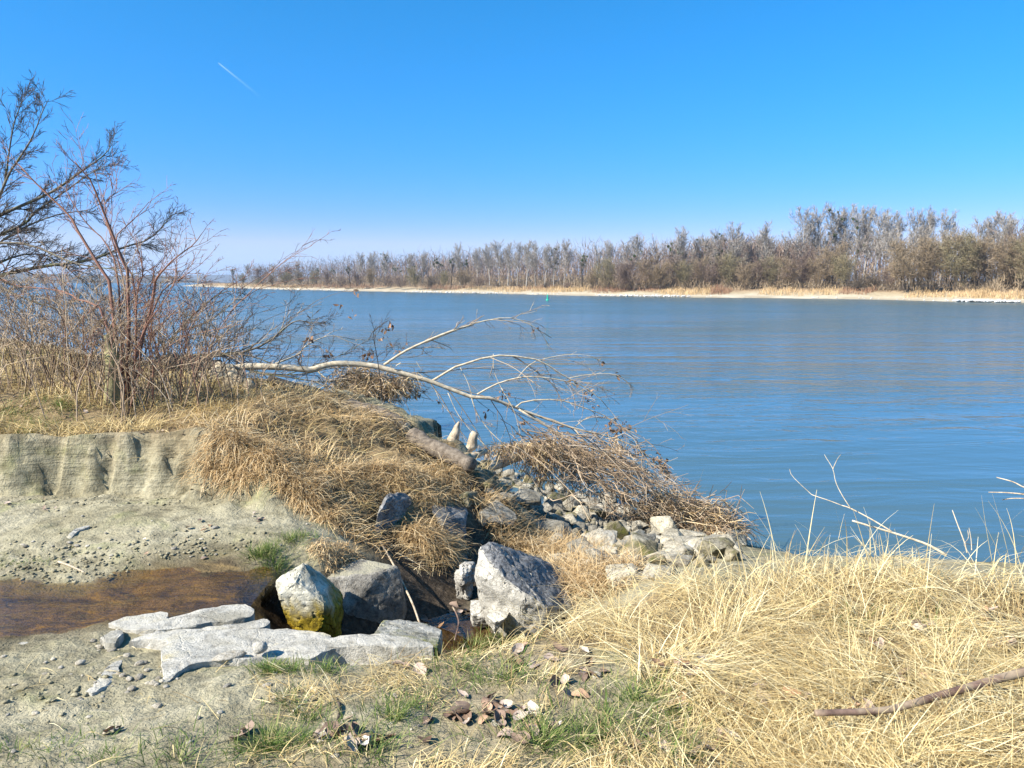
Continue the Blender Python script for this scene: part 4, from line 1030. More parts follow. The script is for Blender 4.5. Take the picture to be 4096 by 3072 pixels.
for k in range(110):   # scattered gravel-sized pebbles on the open silt
    u, v = rr.choice([(rr.uniform(0, 300), rr.uniform(640, 700)), (rr.uniform(90, 180), rr.uniform(640, 690)), (rr.uniform(0, 300), rr.uniform(515, 560)), (rr.uniform(0, 420), rr.uniform(690, 765))])
    p = hit(u, v); o = link('pebble', peb_me[k % 6], ground); s_ = rr.uniform(.004, .013)
    o.location = p + Vector((0, 0, s_ * .3)); o.scale = (s_ * rr.uniform(.9, 1.7), s_, s_ * .8); o.rotation_euler = (0, 0, rr.uniform(0, 6))

def mud_clods():
    rng = np.random.default_rng(15); mb = MB(); n = 3600
    sp = [(Z7(1500, 930), 75, 9, 420), (Z7(800, 1000), 70, 9, 330), (Z7(300, 1050), 50, 9, 200), (Z7(900, 560), 110, 4, 260), (ZA(400, 900), 60, 14, 130), (ZA(1500, 900), 70, 16, 110)]
    base = np.array([(1, 0, 0), (0, 1, 0), (-1, 0, 0), (0, -1, 0), (0, 0, .8), (0, 0, -.6), (.6, .6, .5), (-.6, -.5, .5)]); tri = np.array([(0, 1, 6), (1, 4, 6), (4, 0, 6), (1, 2, 4), (2, 3, 7), (3, 4, 7), (4, 2, 7), (3, 0, 4), (1, 0, 5), (2, 1, 5), (3, 2, 5), (0, 3, 5)])
    for ((u, v), su, sv, m) in sp:
        c = np.array([tuple(atz(a, b, 1.88).xy) for a, b in zip(rng.normal(u, su, m), rng.normal(v, sv, m))])
        st = zones(c[:, 0], c[:, 1])['stream']; c = c[(st < -.03) & (c[:, 0] < -1.6)]; m = len(c)
        s = .003 + .013 * rng.random(m) ** 2.5; a = rng.uniform(0, 6.28, m); ca, sa = np.cos(a)[:, None], np.sin(a)[:, None]
        B = base[None] * s[:, None, None] * rng.uniform(.6, 1.6, (m, 8, 3)) * np.array([1.3, 1, .8])
        V = np.stack([B[..., 0] * ca - B[..., 1] * sa + c[:, :1], B[..., 0] * sa + B[..., 1] * ca + c[:, 1:], B[..., 2] + (ground_z(c[:, 0], c[:, 1]) + s * .15)[:, None]], -1)
        mb.add(V.reshape(-1, 3), None, (tri[None] + (np.arange(m) * 8)[:, None, None]).reshape(-1, 3))
    tag(link('mud_clods', mb.mesh('mud_clods', M['ground'])), 'small crumbs and clods of dried mud strewn on the silt', 'mud clods', kind='stuff')
mud_clods()

# ------------------------------------------------------------------ riprap: every block a stone of the bank
def stone_mesh(seed, mat):
    r = random.Random(seed); bm = bmesh.new()
    for k in range(14):
        v = Vector((r.gauss(0, 1), r.gauss(0, 1), r.gauss(0, 1))).normalized(); w = max(abs(v.x), abs(v.y), abs(v.z))
        bm.verts.new(v * (.55 / w + .45) * r.uniform(.8, 1.0) * .5)
    res = bmesh.ops.convex_hull(bm, input=bm.verts)
    junk = list({e for e in res['geom_interior'] + res['geom_unused'] if isinstance(e, bmesh.types.BMVert)})
    if junk: bmesh.ops.delete(bm, geom=junk, context='VERTS')
    bmesh.ops.dissolve_limit(bm, angle_limit=math.radians(14), verts=bm.verts, edges=bm.edges)
    bmesh.ops.bevel(bm, geom=bm.edges[:], offset=.035, segments=1, affect='EDGES', clamp_overlap=True)
    bmesh.ops.triangulate(bm, faces=bm.faces)
    bmesh.ops.subdivide_edges(bm, edges=[e for e in bm.edges if e.calc_length() > .22], cuts=1)
    bmesh.ops.triangulate(bm, faces=bm.faces)
    co = np.array([v.co for v in bm.verts]); d = fbm(co * 5 + seed, 3)
    for v, k in zip(bm.verts, d): v.co = v.co * (1 + .10 * k)
    me = bpy.data.meshes.new('stone'); bm.to_mesh(me); bm.free(); me.materials.append(mat)
    return me
ST = [stone_mesh(k, M['riprap']) for k in range(9)] + [stone_mesh(k + 20, M['riprap_moss']) for k in range(3)]
RIP = np.array([tuple(hit(u, v).xy) for u, v in [(470, 524), (470, 498), (484, 474), (495, 468)]] + [tuple(p.xy + Vector((.15, .35))) for p in wl[2:8]] + [tuple(hit(u, v).xy) for u, v in [(730, 560), (690, 570), (640, 585), (590, 575), (560, 560), (530, 545), (505, 520)]])
def place_riprap():
    rng = random.Random(31); placed = []
    x0, y0 = RIP.min(0); x1, y1 = RIP.max(0)
    cand = np.array([(rng.uniform(x0, min(x1, 6.5)), rng.uniform(y0, y1)) for k in range(9000)])
    sdv = sdist(cand[:, 0], cand[:, 1], RIP)[0]
    for (x, y), d in zip(cand, sdv):
        if d < -.05 or len(placed) >= 292: continue
        if x > 2.0 and rng.random() < .6: continue
        s = rng.choice([.15, .2, .26, .34, .42]) * rng.uniform(.8, 1.15)
        if any((x - a) ** 2 + (y - b) ** 2 < (.34 * (s + c)) ** 2 for a, b, c in placed): continue
        placed.append((x, y, s))
    for (x, y, s) in placed:
        o = link('stone', rng.choice(ST), ground)
        z = float(ground_z(x, y)[0])
        o.location = (x, y, z + s * .2); o.scale = (s * rng.uniform(.9, 1.35), s * rng.uniform(.8, 1.1), s * rng.uniform(.55, .85))
        o.rotation_euler = (rng.uniform(-.35, .35), rng.uniform(-.35, .35), rng.uniform(0, 6.28))
    print('riprap', len(placed))
place_riprap()
def rubble():
    rng = np.random.default_rng(71); mb = MB(); n = 900
    c = np.stack([rng.uniform(RIP[:, 0].min(), 3.2, n * 4), rng.uniform(RIP[:, 1].min(), RIP[:, 1].max(), n * 4)], 1)
    c = c[sdist(c[:, 0], c[:, 1], RIP)[0] > 0][:n]
    for k in range(6):
        me = ST[k]; base = np.empty(len(me.vertices) * 3, np.float32); me.vertices.foreach_get('co', base); base = base.reshape(-1, 3); tri = np.array([p.vertices[:] for p in me.polygons])
        q = c[k::6]; m = len(q); s = rng.uniform(.05, .14, m); a = rng.uniform(0, 6.28, m); ca, sa = np.cos(a)[:, None], np.sin(a)[:, None]
        B = base[None] * s[:, None, None] * rng.uniform(.7, 1.3, (m, 1, 3))
        V = np.stack([B[..., 0] * ca - B[..., 1] * sa + q[:, :1], B[..., 0] * sa + B[..., 1] * ca + q[:, 1:], B[..., 2] + (ground_z(q[:, 0], q[:, 1]) + s * .2)[:, None]], -1)
        mb.add(V.reshape(-1, 3), None, (tri[None] + (np.arange(m) * len(base))[:, None, None]).reshape(-1, 3))
    tag(link('rubble', mb.mesh('rubble', M['riprap'])), 'small broken rubble filling the gaps between the bank stones', 'rubble', kind='stuff')
rubble()
def far_stones():
    rng = np.random.default_rng(8); mb = MB()
    bm = ico(2, 1, .3, 1.4, .7); me = bpy.data.meshes.new('tmp'); bm.to_mesh(me); bm.free()
    base = np.array([v.co for v in me.vertices]); tri = np.array([p.vertices[:] for p in me.polygons]); bpy.data.meshes.remove(me)
    ul = fw_all[:, 0] / fw_all[:, 1] * CP * FPX + 512
    for (u0, u1, out, n, sz) in ((300, 352, .1, 60, .2), (410, 505, .3, 150, .22), (592, 690, .4, 190, .2), (950, 1012, .6, 240, .2), (215, 300, 0, 50, .3), (505, 560, 0, 25, .15), (700, 950, 0, 30, .15)):
        ks = np.where((ul >= u0) & (ul <= u1))[0]
        kk = rng.choice(ks, n); f = rng.random((n, 1)); p = fw_all[kk] * (1 - f) + fw_all[np.minimum(kk + 1, 259)] * f - inl[kk] * (out + rng.normal(0, .7, (n, 1)))
        s = sz * rng.uniform(.5, 1.3, n)
        V = base[None] * s[:, None, None] * rng.uniform(.7, 1.4, (n, 1, 3)) + np.stack([p[:, 0], p[:, 1], .12 + .25 * rng.random(n)], 1)[:, None]
        mb.add(V.reshape(-1, 3), None, (tri[None] + (np.arange(n) * len(base))[:, None, None]).reshape(-1, 3), np.repeat(rng.random(n), len(base)))
    m = strand_mat('far_stone', [(0, (.42, .40, .37)), (1, (.74, .72, .68))], .9, 0, .1)
    tag(link('groyne_stones', mb.mesh('groyne_stones', m)), 'low rows of pale rubble stones along the far waterline', 'stones', kind='stuff')
far_stones()

# ------------------------------------------------------------------ channel buoy
def lathe(mb, prof, c, k=16, rnd=.5):
    prof = np.array(prof); n = len(prof); a = np.arange(k) * 2 * math.pi / k
    V = np.stack([prof[:, 0, None] * np.cos(a) + c[0], prof[:, 0, None] * np.sin(a) + c[1], np.broadcast_to(prof[:, 1, None] + c[2], (n, k))], -1)
    i = np.arange(n * k).reshape(n, k); A = i[:-1]; B = i[1:]
    mb.add(V, np.stack([A, np.roll(A, -1, 1), np.roll(B, -1, 1), B], -1).reshape(-1, 4), rnd=rnd)
def build_buoy():
    m, nt, b = newmat('buoy_green'); b.inputs['Base Color'].default_value = (.01, .36, .22, 1); b.inputs['Roughness'].default_value = .4
    m2, nt, b = newmat('buoy_lamp'); b.inputs['Base Color'].default_value = (.6, .75, .68, 1); b.inputs['Roughness'].default_value = .3
    p = atz(547.5, 300.4, 0.0); q_ = .55
    sc_ = lambda pr: [(a * q_, b * q_) for a, b in pr]
    t = thing('channel_buoy', p, 'green channel buoy floating before the far bank', 'buoy')
    mb = MB(); lathe(mb, sc_([(.02, -.3), (.55, -.25), (.62, .05), (.60, .22), (.40, .34), (.30, .40)]), p); part('float', mb, m, t, True)
    mb = MB(); lathe(mb, sc_([(.30, .38), (.26, .9), (.22, 1.5), (.21, 1.62)]), p); part('tower', mb, m, t, True)
    mb = MB(); lathe(mb, sc_([(.21, 1.60), (.30, 1.64), (.30, 1.70), (.16, 1.95), (.02, 2.1)]), p); part('topmark', mb, m, t, True)
    mb = MB(); lathe(mb, sc_([(.01, 2.06), (.09, 2.1), (.09, 2.24), (.01, 2.3)]), p); part('lamp', mb, m2, t, True)
build_buoy()

# ------------------------------------------------------------------ vapour trail
def build_contrail():
    a = np.array(at(218.5, 63.0, 16000)); e = np.array(at(268, 103, 22000))
    n = 40; t = np.linspace(0, 1, n); P = a + (e - a) * t[:, None]
    R = 8 + 34 * t ** .7
    mb = MB(); mb.tubes(P[None], R[None], 8)
    mb.r[-1] = np.repeat(t, 8)
    m, nt, b = newmat('ice_trail'); out = nt.nodes['Material Output']
    tr = nd(nt, 'BsdfTransparent'); mx = nd(nt, 'MixShader')
    al = ramp(nt, attr(nt, 'rnd'), [(0, (.06,) * 3), (.10, (.04,) * 3), (.35, (.012,) * 3), (.8, (0,) * 3)])
    tl = nd(nt, 'BsdfTranslucent'); tl.inputs[0].default_value = (1, 1, 1, 1); df = nd(nt, 'BsdfDiffuse'); df.inputs[0].default_value = (1, 1, 1, 1); ad = nd(nt, 'AddShader')
    nt.links.new(tl.outputs[0], ad.inputs[0]); nt.links.new(df.outputs[0], ad.inputs[1])
    nt.links.new(al, mx.inputs[0]); nt.links.new(tr.outputs[0], mx.inputs[1]); nt.links.new(ad.outputs[0], mx.inputs[2]); nt.links.new(mx.outputs[0], out.inputs[0]); nt.nodes.remove(b)
    tag(link('contrail', mb.mesh('contrail', m, True)), 'thin white vapour trail high in the blue sky', 'contrail', kind='stuff')
build_contrail()

# ------------------------------------------------------------------ grass
def blade_pts(base, dirv, L, e0, e1, n=4):
    """ribbons that leave the ground at elevation e0 and bend to e1"""
    m = len(base); P = np.zeros((m, n, 3)); P[:, 0] = base
    for k in range(1, n):
        a = e0 + (e1 - e0) * (k - .5) / (n - 1)
        st = (L / (n - 1))[:, None]
        P[:, k] = P[:, k - 1] + st * np.concatenate([dirv * np.cos(a)[:, None], np.sin(a)[:, None]], 1)
    return P
def wtaper(w, n): return w[:, None] * np.interp(np.linspace(0, 1, n), [0, .3, 1], [.8, 1, .25])[None]
def polar_samples(rng, n, th0, th1, r0, r1):
    th = np.radians(rng.uniform(th0, th1, n)); r = r0 * (r1 / r0) ** rng.random(n)
    return r * np.cos(th), r * np.sin(th)
def side_of(d, rng, up=.25):
    s = np.stack([-d[:, 1], d[:, 0], rng.normal(0, up, len(d))], 1)
    return s / np.linalg.norm(s, axis=1)[:, None]
def flow(x, y, k, s=.55): return 2.6 * math.pi * .5 * n2(x, y, s, k, 2)

def right_straw():
    rng = np.random.default_rng(41); mb = MB()
    x, y = polar_samples(rng, 150000, 20, 112, 1.9, 7.2)
    zn = zones(x, y); z = ground_z(x, y, False)
    tuft = n2(x, y, 2.2, 44, 3)
    keep = rng.random(len(x)) < zn['straw'] * np.clip(.75 + .8 * tuft, .12, 1)
    x, y, z, tuft = x[keep], y[keep], z[keep], tuft[keep]
    m = len(x); kind = rng.random(m)
    ang = .35 + 1.6 * flow(x, y, 45, .9) + rng.normal(0, .95, m)
    d = np.stack([np.cos(ang), np.sin(ang)], 1)
    mat_ = kind < .70
    crest = sstep(3.4, 4.6, y)
    L = np.where(mat_, rng.uniform(.12, .40, m), rng.uniform(.16, .42, m))
    e0 = np.where(mat_, rng.normal(.12, .25, m), rng.normal(.75, .35, m)); e1 = np.where(mat_, rng.normal(-.1, .35, m), rng.normal(-.55, .55, m))
    z = z + np.where(mat_, rng.uniform(0, .11, m) * np.clip(.6 + tuft, .1, 1.4), 0)
    P = blade_pts(np.stack([x, y, z], 1), d, L, e0, e1, 5)
    w = rng.uniform(.0016, .0038, m)
    r = np.clip(rng.normal(.58, .27, m) + .22 * tuft - .35 * (kind < .18), 0, 1)
    mb.strips(P, wtaper(w, 5), side_of(d, rng), r)
    o = link('dry_straw', mb.mesh('dry_straw', M['straw_pale']))
    return tag(o, 'thick matted pale straw covering the near right bank', 'dry grass', kind='stuff')
right_straw()

def thin_grass():
    rng = np.random.default_rng(42); mb = MB()
    x, y = polar_samples(rng, 60000, 60, 125, 1.9, 5.6)
    zn = zones(x, y); z = ground_z(x, y, False); tuft = n2(x, y, 2.6, 48, 3)
    mask = np.maximum(zn['thin'] * (1 - zn['straw']) * np.clip(.10 + 1.2 * tuft, .02, 1), .012 * (zn['plat'] < .1) * (y < 3.6))
    mask = mask * (zn['stream'] < -.05) * (z > 1.8)
    k = rng.random(len(x)) < mask; x, y, z, tuft = x[k], y[k], z[k], tuft[k]; m = len(x)
    ang = flow(x, y, 49) + rng.normal(0, 1.0, m); d = np.stack([np.cos(ang), np.sin(ang)], 1)
    P = blade_pts(np.stack([x, y, z + rng.uniform(0, .02, m)], 1), d, rng.uniform(.04, .15, m), rng.normal(.45, .45, m), rng.normal(-.15, .4, m), 4)
    mb.strips(P, wtaper(rng.uniform(.002, .0042, m), 4), side_of(d, rng), np.clip(rng.normal(.5, .25, m), 0, 1))
    tag(link('short_dry_grass', mb.mesh('short_dry_grass', M['straw_pale'])), 'sparse short dry grass on the silt in the foreground', 'dry grass', kind='stuff')
thin_grass()

def plateau_grass():
    for nm, mat, N, seed, lab in (('bank_grass', 'straw_olive', 150000, 43, 'matted olive and tan dry grass on top of the cut bank'), ('slope_grass', 'straw_brown', 120000, 44, 'brown dry grass over the end of the bank')):
        rng = np.random.default_rng(seed); mb = MB()
        x, y = polar_samples(rng, N, 86, 158, 5.4, 27)
        zn = zones(x, y); z = ground_z(x, y, False); tuft = n2(x, y, 1.9, 50 + seed, 3)
        right = sstep(-3.6, -1.9, x)
        region = right if nm == 'slope_grass' else (1 - .75 * right)
        mask = np.clip(np.maximum(zn['plat'], zn['flank']), 0, 1) * region * np.clip(.75 + 1.3 * tuft, .04, 1) * (z > .25)
        k = rng.random(N) < mask; x, y, z, tuft = x[k], y[k], z[k], tuft[k]; m = len(x)
        ang = flow(x, y, 51) + rng.normal(0, .9, m); d = np.stack([np.cos(ang), np.sin(ang)], 1)
        flat = rng.random(m) < .45
        L = np.where(flat, rng.uniform(.12, .32, m), rng.uniform(.12, .30, m)) * np.clip(1 + .35 * tuft, .6, 1.6)
        e0 = np.where(flat, rng.normal(.15, .25, m), rng.normal(.85, .35, m)); e1 = np.where(flat, rng.normal(-.15, .3, m), rng.normal(-.35, .5, m))
        P = blade_pts(np.stack([x, y, z + flat * rng.uniform(0, .07, m)], 1), d, L, e0, e1, 4)
        w = rng.uniform(.0035, .0065, m) * np.clip(y / 7, 1, 2.2)
        mb.strips(P, wtaper(w, 4), side_of(d, rng), np.clip(rng.normal(.5, .25, m) + .2 * tuft, 0, 1))
        tag(link(nm, mb.mesh(nm, M[mat])), lab, 'dry grass', kind='stuff')
plateau_grass()

def hanging_grass():
    """tussocks that hang over the edge of the bank and between the boulders"""
    rng = np.random.default_rng(46)
    mb = MB()
    cl = [(250, 230, .30, .38, 1300), (400, 260, .34, .42, 1800), (520, 330, .28, .34, 1100), (330, 330, .22, .30, 900), (700, 330, .3, .35, 1200), (800, 480, .25, .36, 1100), (900, 600, .22, .38, 1100), (980, 700, .18, .36, 900),
          (1150, 500, .25, .36, 1000), (1280, 540, .22, .36, 1200), (1330, 420, .3, .3, 900), (1600, 420, .32, .32, 1100), (1750, 480, .28, .36, 1200), (2000, 460, .25, .30, 900),
          (1750, 920, .16, .38, 1300), (1850, 980, .18, .42, 1500), (1960, 940, .14, .36, 900), (1120, 830, .16, .30, 600), 
          (1050, 1060, .14, .14, 500), (1200, 1060, .12, .14, 400)]
    for (zx, zy, rad, L0, n) in cl:
        c = hit(*Z5(zx, zy)); a = rng.uniform(0, 2 * math.pi, n); rr_ = rad * np.sqrt(rng.random(n))
        x = c.x + rr_ * np.cos(a); y = c.y + rr_ * np.sin(a) * .8; z = ground_z(x, y, False)
        z = z + .02 + .10 * (1 - rr_ / rad) * rng.random(n)
        # run down the slope, towards the open side
        e = .08; gx = ground_z(x + e, y, False) - ground_z(x - e, y, False); gy = ground_z(x, y + e, False) - ground_z(x, y - e, False)
        dx = -gx + .06 * np.cos(a) + .03; dy = -gy + .06 * np.sin(a) - .05
        an = np.arctan2(dy, dx) + rng.normal(0, 1.25, n) + 1.2 * n2(x, y, 4, 90, 2); d = np.stack([np.cos(an), np.sin(an)], 1)
        kp = n2(x, y, 5, 91, 3) > -.22; x, y, z, d = x[kp], y[kp], z[kp], d[kp]; n = len(x)
        P = blade_pts(np.stack([x, y, z], 1), d, L0 * rng.uniform(.2, .68, n), rng.normal(.3, .6, n), rng.normal(-.95, .65, n), 5)
        mb.strips(P, wtaper(rng.uniform(.003, .0058, n), 5), side_of(d, rng), np.clip(rng.normal(.5, .25, n), 0, 1))
    tag(link('hanging_grass', mb.mesh('hanging_grass', M['straw_brown'])), 'long brown grass hanging in tufts over the bank edge and boulders', 'dry grass', kind='stuff')
    # withered grass on the ground between the boulders and the riprap
    mb = MB()
    for (zx, zy, rad, n) in [(1120, 500, .3, 900), (1350, 580, .3, 900), (1500, 640, .35, 1300), (1640, 740, .3, 900), (1250, 610, .3, 800), (1000, 470, .25, 500), (1780, 850, .3, 800), (1860, 820, .3, 700), (1650, 640, .2, 300)]:
        c = hit(*Z6(zx, zy)); a = rng.uniform(0, 6.28, n); rr_ = rad * np.sqrt(rng.random(n)); x = c.x + rr_ * np.cos(a); y = c.y + rr_ * np.sin(a); z = ground_z(x, y, False) + rng.uniform(0, .06, n)
        an = rng.uniform(0, 6.28, n); d = np.stack([np.cos(an), np.sin(an)], 1)
        P = blade_pts(np.stack([x, y, z], 1), d, rng.uniform(.12, .32, n), rng.normal(.6, .4, n), rng.normal(-.4, .5, n), 4)
        mb.strips(P, wtaper(rng.uniform(.003, .0055, n), 4), side_of(d, rng), np.clip(rng.normal(.5, .25, n), 0, 1))
    tag(link('withered_grass', mb.mesh('withered_grass', M['straw_brown'])), 'withered brown grass between the tilted boulder and the riprap', 'dry grass', kind='stuff')
hanging_grass()

def green_grass():
    rng = np.random.default_rng(47); mb = MB()
    pc = [(Z5(480, 1060), .10, 260, .09), (Z5(620, 1170), .12, 260, .09), (Z5(540, 1000), .12, 150, .06), (Z5(730, 930), .12, 200, .07), (Z5(850, 900), .12, 120, .05), (ZB(160, 560), .08, 160, .06), (ZB(350, 570), .10, 130, .06), (ZB(620, 570), .12, 160, .06),
          (ZB(350, 830), .12, 120, .05), (ZB(180, 1190), .16, 200, .07), (ZB(400, 1150), .16, 120, .06), (ZB(1180, 950), .12, 160, .08), (ZB(500, 960), .1, 90, .06), (ZB(1800, 420), .25, 260, .10), (ZB(2050, 350), .22, 260, .10), (ZB(2060, 640), .22, 240, .09),
          (ZB(1300, 860), .3, 160, .08), (ZB(1700, 560), .3, 200, .08), (ZB(1000, 1250), .25, 220, .09), (ZC(300, 1500), .25, 260, .11), (ZC(550, 1500), .25, 220, .10), (ZC(900, 1200), .3, 260, .09), (ZC(1200, 1300), .3, 200, .1), (ZC(700, 1350), .3, 200, .08),
          (ZC(1150, 1620), .2, 160, .10), (ZD(700, 700), .2, 120, .12), (ZD(1220, 730), .12, 50, .16), (ZA(150, 1230), .2, 90, .045), (ZA(520, 1180), .25, 80, .04), (ZA(900, 1270), .2, 100, .05), (ZA(2170, 590), .07, 140, .07), (ZA(2150, 1200), .12, 200, .09), (ZA(1450, 1300), .25, 160, .08),
          (Z6(1110, 510), .18, 260, .10), (Z6(330, 500), .14, 220, .09), (Z6(1290, 600), .2, 160, .08), (Z5(1750, 880), .12, 160, .08), (Z5(1960, 310), .1, 120, .08), (Z5(1740, 200), .1, 120, .08), (Z2(80, 1320), .6, 400, .10), (Z2(470, 1260), .35, 260, .09), (Z2(200, 1480), .5, 420, .08), (Z2(250, 860), .8, 300, .12), (Z7(150, 1020), .2, 90, .025), (Z7(330, 1000), .2, 90, .025)]
    for (uv, rad, n, h) in pc:
        c = hit(*uv); a = rng.uniform(0, 6.28, n); rr_ = rad * np.abs(rng.normal(0, .55, n)); x = c.x + rr_ * np.cos(a); y = c.y + rr_ * np.sin(a); z = ground_z(x, y, False)
        an = a + rng.normal(0, 1.2, n); d = np.stack([np.cos(an), np.sin(an)], 1)
        P = blade_pts(np.stack([x, y, z], 1), d, h * rng.uniform(.5, 1.3, n), rng.normal(1.0, .3, n), rng.normal(.2, .4, n), 4)
        mb.strips(P, wtaper(rng.uniform(.002, .004, n) * max(1, c.y / 5), 4), side_of(d, rng), rng.random(n))
    tag(link('green_grass', mb.mesh('green_grass', M['green'])), 'fresh green grass tufts sprouting from the silt and straw', 'grass', kind='stuff')
green_grass()

# tall stalks standing on the crest against the water
def crest_stalks():
    rng = np.random.default_rng(52); k = 0
    spots = [(Z4(1, 1), 0)]
    mb = MB()
    for (u, n) in ((690, 5), (712, 6), (745, 9), (770, 6), (792, 8), (815, 5), (842, 9), (868, 10), (890, 6), (920, 6), (952, 6), (985, 8), (1005, 9), (1018, 6)):
        for j in range(n):
            c = hit(u + rng.normal(0, 7), 582 + rng.uniform(-4, 14)); L = rng.uniform(.22, .52)
            an = rng.uniform(0, 6.28); d = np.array([[math.cos(an), math.sin(an)]])
            P = blade_pts(np.array([[c.x, c.y, c.z]]), d, np.array([L]), np.array([rng.normal(1.35, .15)]), np.array([rng.choice([1.1, .6, -.8, -1.6]) + rng.normal(0, .2)]), 8)
            mb.strips(P, wtaper(np.array([rng.uniform(.004, .007)]), 8), side_of(d, rng), np.array([rng.uniform(.55, 1)]))
    tag(link('straw_stalks', mb.mesh('straw_stalks', M['straw_pale'])), 'taller bent straw stalks standing along the crest against the water', 'dry grass', kind='stuff')
crest_stalks()

# ------------------------------------------------------------------ fallen leaves (pieces of the ground cover)
def leaf_mesh(seed, mat):
    r = random.Random(seed); bm = bmesh.new(); n = 7
    rows = []
    curl = r.uniform(-1.2, 1.2); cup = r.uniform(.2, 1.0)
    for i in range(n):
        t = i / (n - 1); w = .36 * math.sin(math.pi * min(1, t * .93 + .07)) ** .8 * (1.15 - .4 * t)
        x = (t - .5); row = []
        for j in (-1, -.5, 0, .5, 1):
            yy = j * w * (1 + r.uniform(-.12, .12)); zz = curl * (x * x) * .6 + cup * yy * yy * 1.5 + r.uniform(-.03, .03)
            row.append(bm.verts.new((x, yy, zz)))
        rows.append(row)
    for i in range(n - 1):
        for j in range(4): bm.faces.new((rows[i][j], rows[i + 1][j], rows[i + 1][j + 1], rows[i][j + 1]))
    me = bpy.data.meshes.new('fallen_leaf'); bm.to_mesh(me); bm.free()
    me.polygons.foreach_set('use_smooth', np.ones(len(me.polygons), bool)); me.materials.append(mat)
    return me
def leaf_mat(name, stops):
    m, nt, b = newmat(name); oi = nd(nt, 'ObjectInfo')
    c = ramp(nt, oi.outputs['Random'], stops)
    c = mix(nt, .5, c, ramp(nt, noise(nt, gcoord(nt, obj=True), 9, 4, .6), [(.35, (.55, .5, .46)), (.65, (1.1, 1.1, 1.1))]), 'MULTIPLY')
    nt.links.new(c, b.inputs['Base Color']); b.inputs['Roughness'].default_value = .75; b.inputs['Specular IOR Level'].default_value = .2
    return m
M['fallen'] = leaf_mat('fallen_leaf', [(0, (.16, .10, .065)), (.35, (.27, .20, .155)), (.6, (.42, .34, .28)), (.8, (.38, .22, .12)), (1, (.60, .54, .46))])
LF = [leaf_mesh(k, M['fallen']) for k in range(7)]
def fallen_leaves():
    r = random.Random(77); sp = []
    for (z, x, y, n, sp_) in ((ZB, 800, 1100, 24, 130), (ZB, 1700, 960, 18, 160), (ZB, 2000, 900, 12, 120), (ZB, 1740, 420, 6, 60), (ZB, 1300, 530, 4, 60), (ZC, 560, 1080, 12, 110), (ZC, 1250, 1070, 10, 130), (ZC, 350, 1420, 8, 90), (ZC, 900, 1560, 10, 150), (ZC, 1400, 1600, 8, 140), (ZC, 1550, 1450, 5, 60), (ZC, 1600, 1260, 4, 60),
                              (ZC, 250, 930, 10, 120), (ZC, 1150, 1250, 5, 70), (ZC, 100, 1300, 8, 70), (ZD, 880, 910, 3, 60), (ZD, 1180, 780, 4, 60), (ZD, 1600, 690, 4, 60), (ZD, 1370, 1340, 6, 80), (ZD, 200, 1250, 8, 140), (ZD, 1050, 1140, 4, 60), (ZD, 700, 1370, 5, 90), (ZD, 1780, 1620, 6, 70), (ZD, 1680, 900, 4, 90),
                              (ZA, 900, 1075, 2, 30), (ZA, 1930, 1080, 3, 60), (Z7, 1600, 740, 4, 60), (Z7, 2090, 670, 4, 50), (Z7, 450, 570, 4, 60), (Z7, 70, 560, 3, 40), (Z7, 1400, 860, 6, 160), (Z2, 900, 1380, 10, 220), (Z2, 250, 1250, 10, 200), (Z2, 1500, 1400, 8, 250), (Z6, 600, 1150, 14, 140), (Z6, 850, 1120, 8, 80)):
        for k in range(n): sp.append(z(r.gauss(x, sp_), r.gauss(y, sp_ * .45)))
    for (u, v) in sp[:296]:
        p = hit(u, v); s = r.uniform(.04, .085) * (.62 if u < 300 and v < 620 else 1)
        o = link('fallen_leaf', r.choice(LF), ground); lift = .06 if float(zones(np.array([p.x]), np.array([p.y]))['straw'][0]) > .6 else .012
        o.location = p + Vector((0, 0, lift)); o.scale = (s, s * r.uniform(.7, 1.1), s); o.rotation_euler = (r.gauss(0, .4), r.gauss(0, .4), r.uniform(0, 6.28))
fallen_leaves()

# ------------------------------------------------------------------ wood: trees, bushes, logs
def vpts(zfun, pts, D0, D1, n=None):
    """world polyline through zoom-window points with distance running from D0 to D1"""
    m = len(pts); w = [at(*zfun(x, y), D0 + (D1 - D0) * k / (m - 1)) for k, (x, y) in enumerate(pts)]
    return spline([tuple(p) for p in w], n or 4 * m)
def tube_mb(P, r0, r1, k=8, rough=0, seed=0, rnd=.5, mb=None, prof=None):
    P = np.asarray(P, float); n = len(P); R = np.linspace(r0, r1, n)
    if prof is not None: R = np.interp(np.linspace(0, 1, n), prof[0], prof[1])
    mb = mb or MB(); m0 = len(mb.v)
    mb.tubes(P[None], R[None], k, np.array([rnd]))
    if rough:
        v = mb.v[-1]; c = np.repeat(P, k, 0); d = v - c; f = 1 + rough * fbm(v * (1.2 / max(r0, .01)) * .35 + seed, 3)
        mb.v[-1] = c + d * f[:, None]
    return mb
def limb(s, P, r0, r1, lev, cfg, count):
    pts = [Vector(p) for p in P]; n = len(pts); rr_ = list(np.linspace(r0, r1, n))
    s.out.setdefault((lev, n), []).append((pts, rr_))
    L = sum((pts[i + 1] - pts[i]).length for i in range(n - 1))
    s.kids(pts, rr_, L, lev, cfg, count)

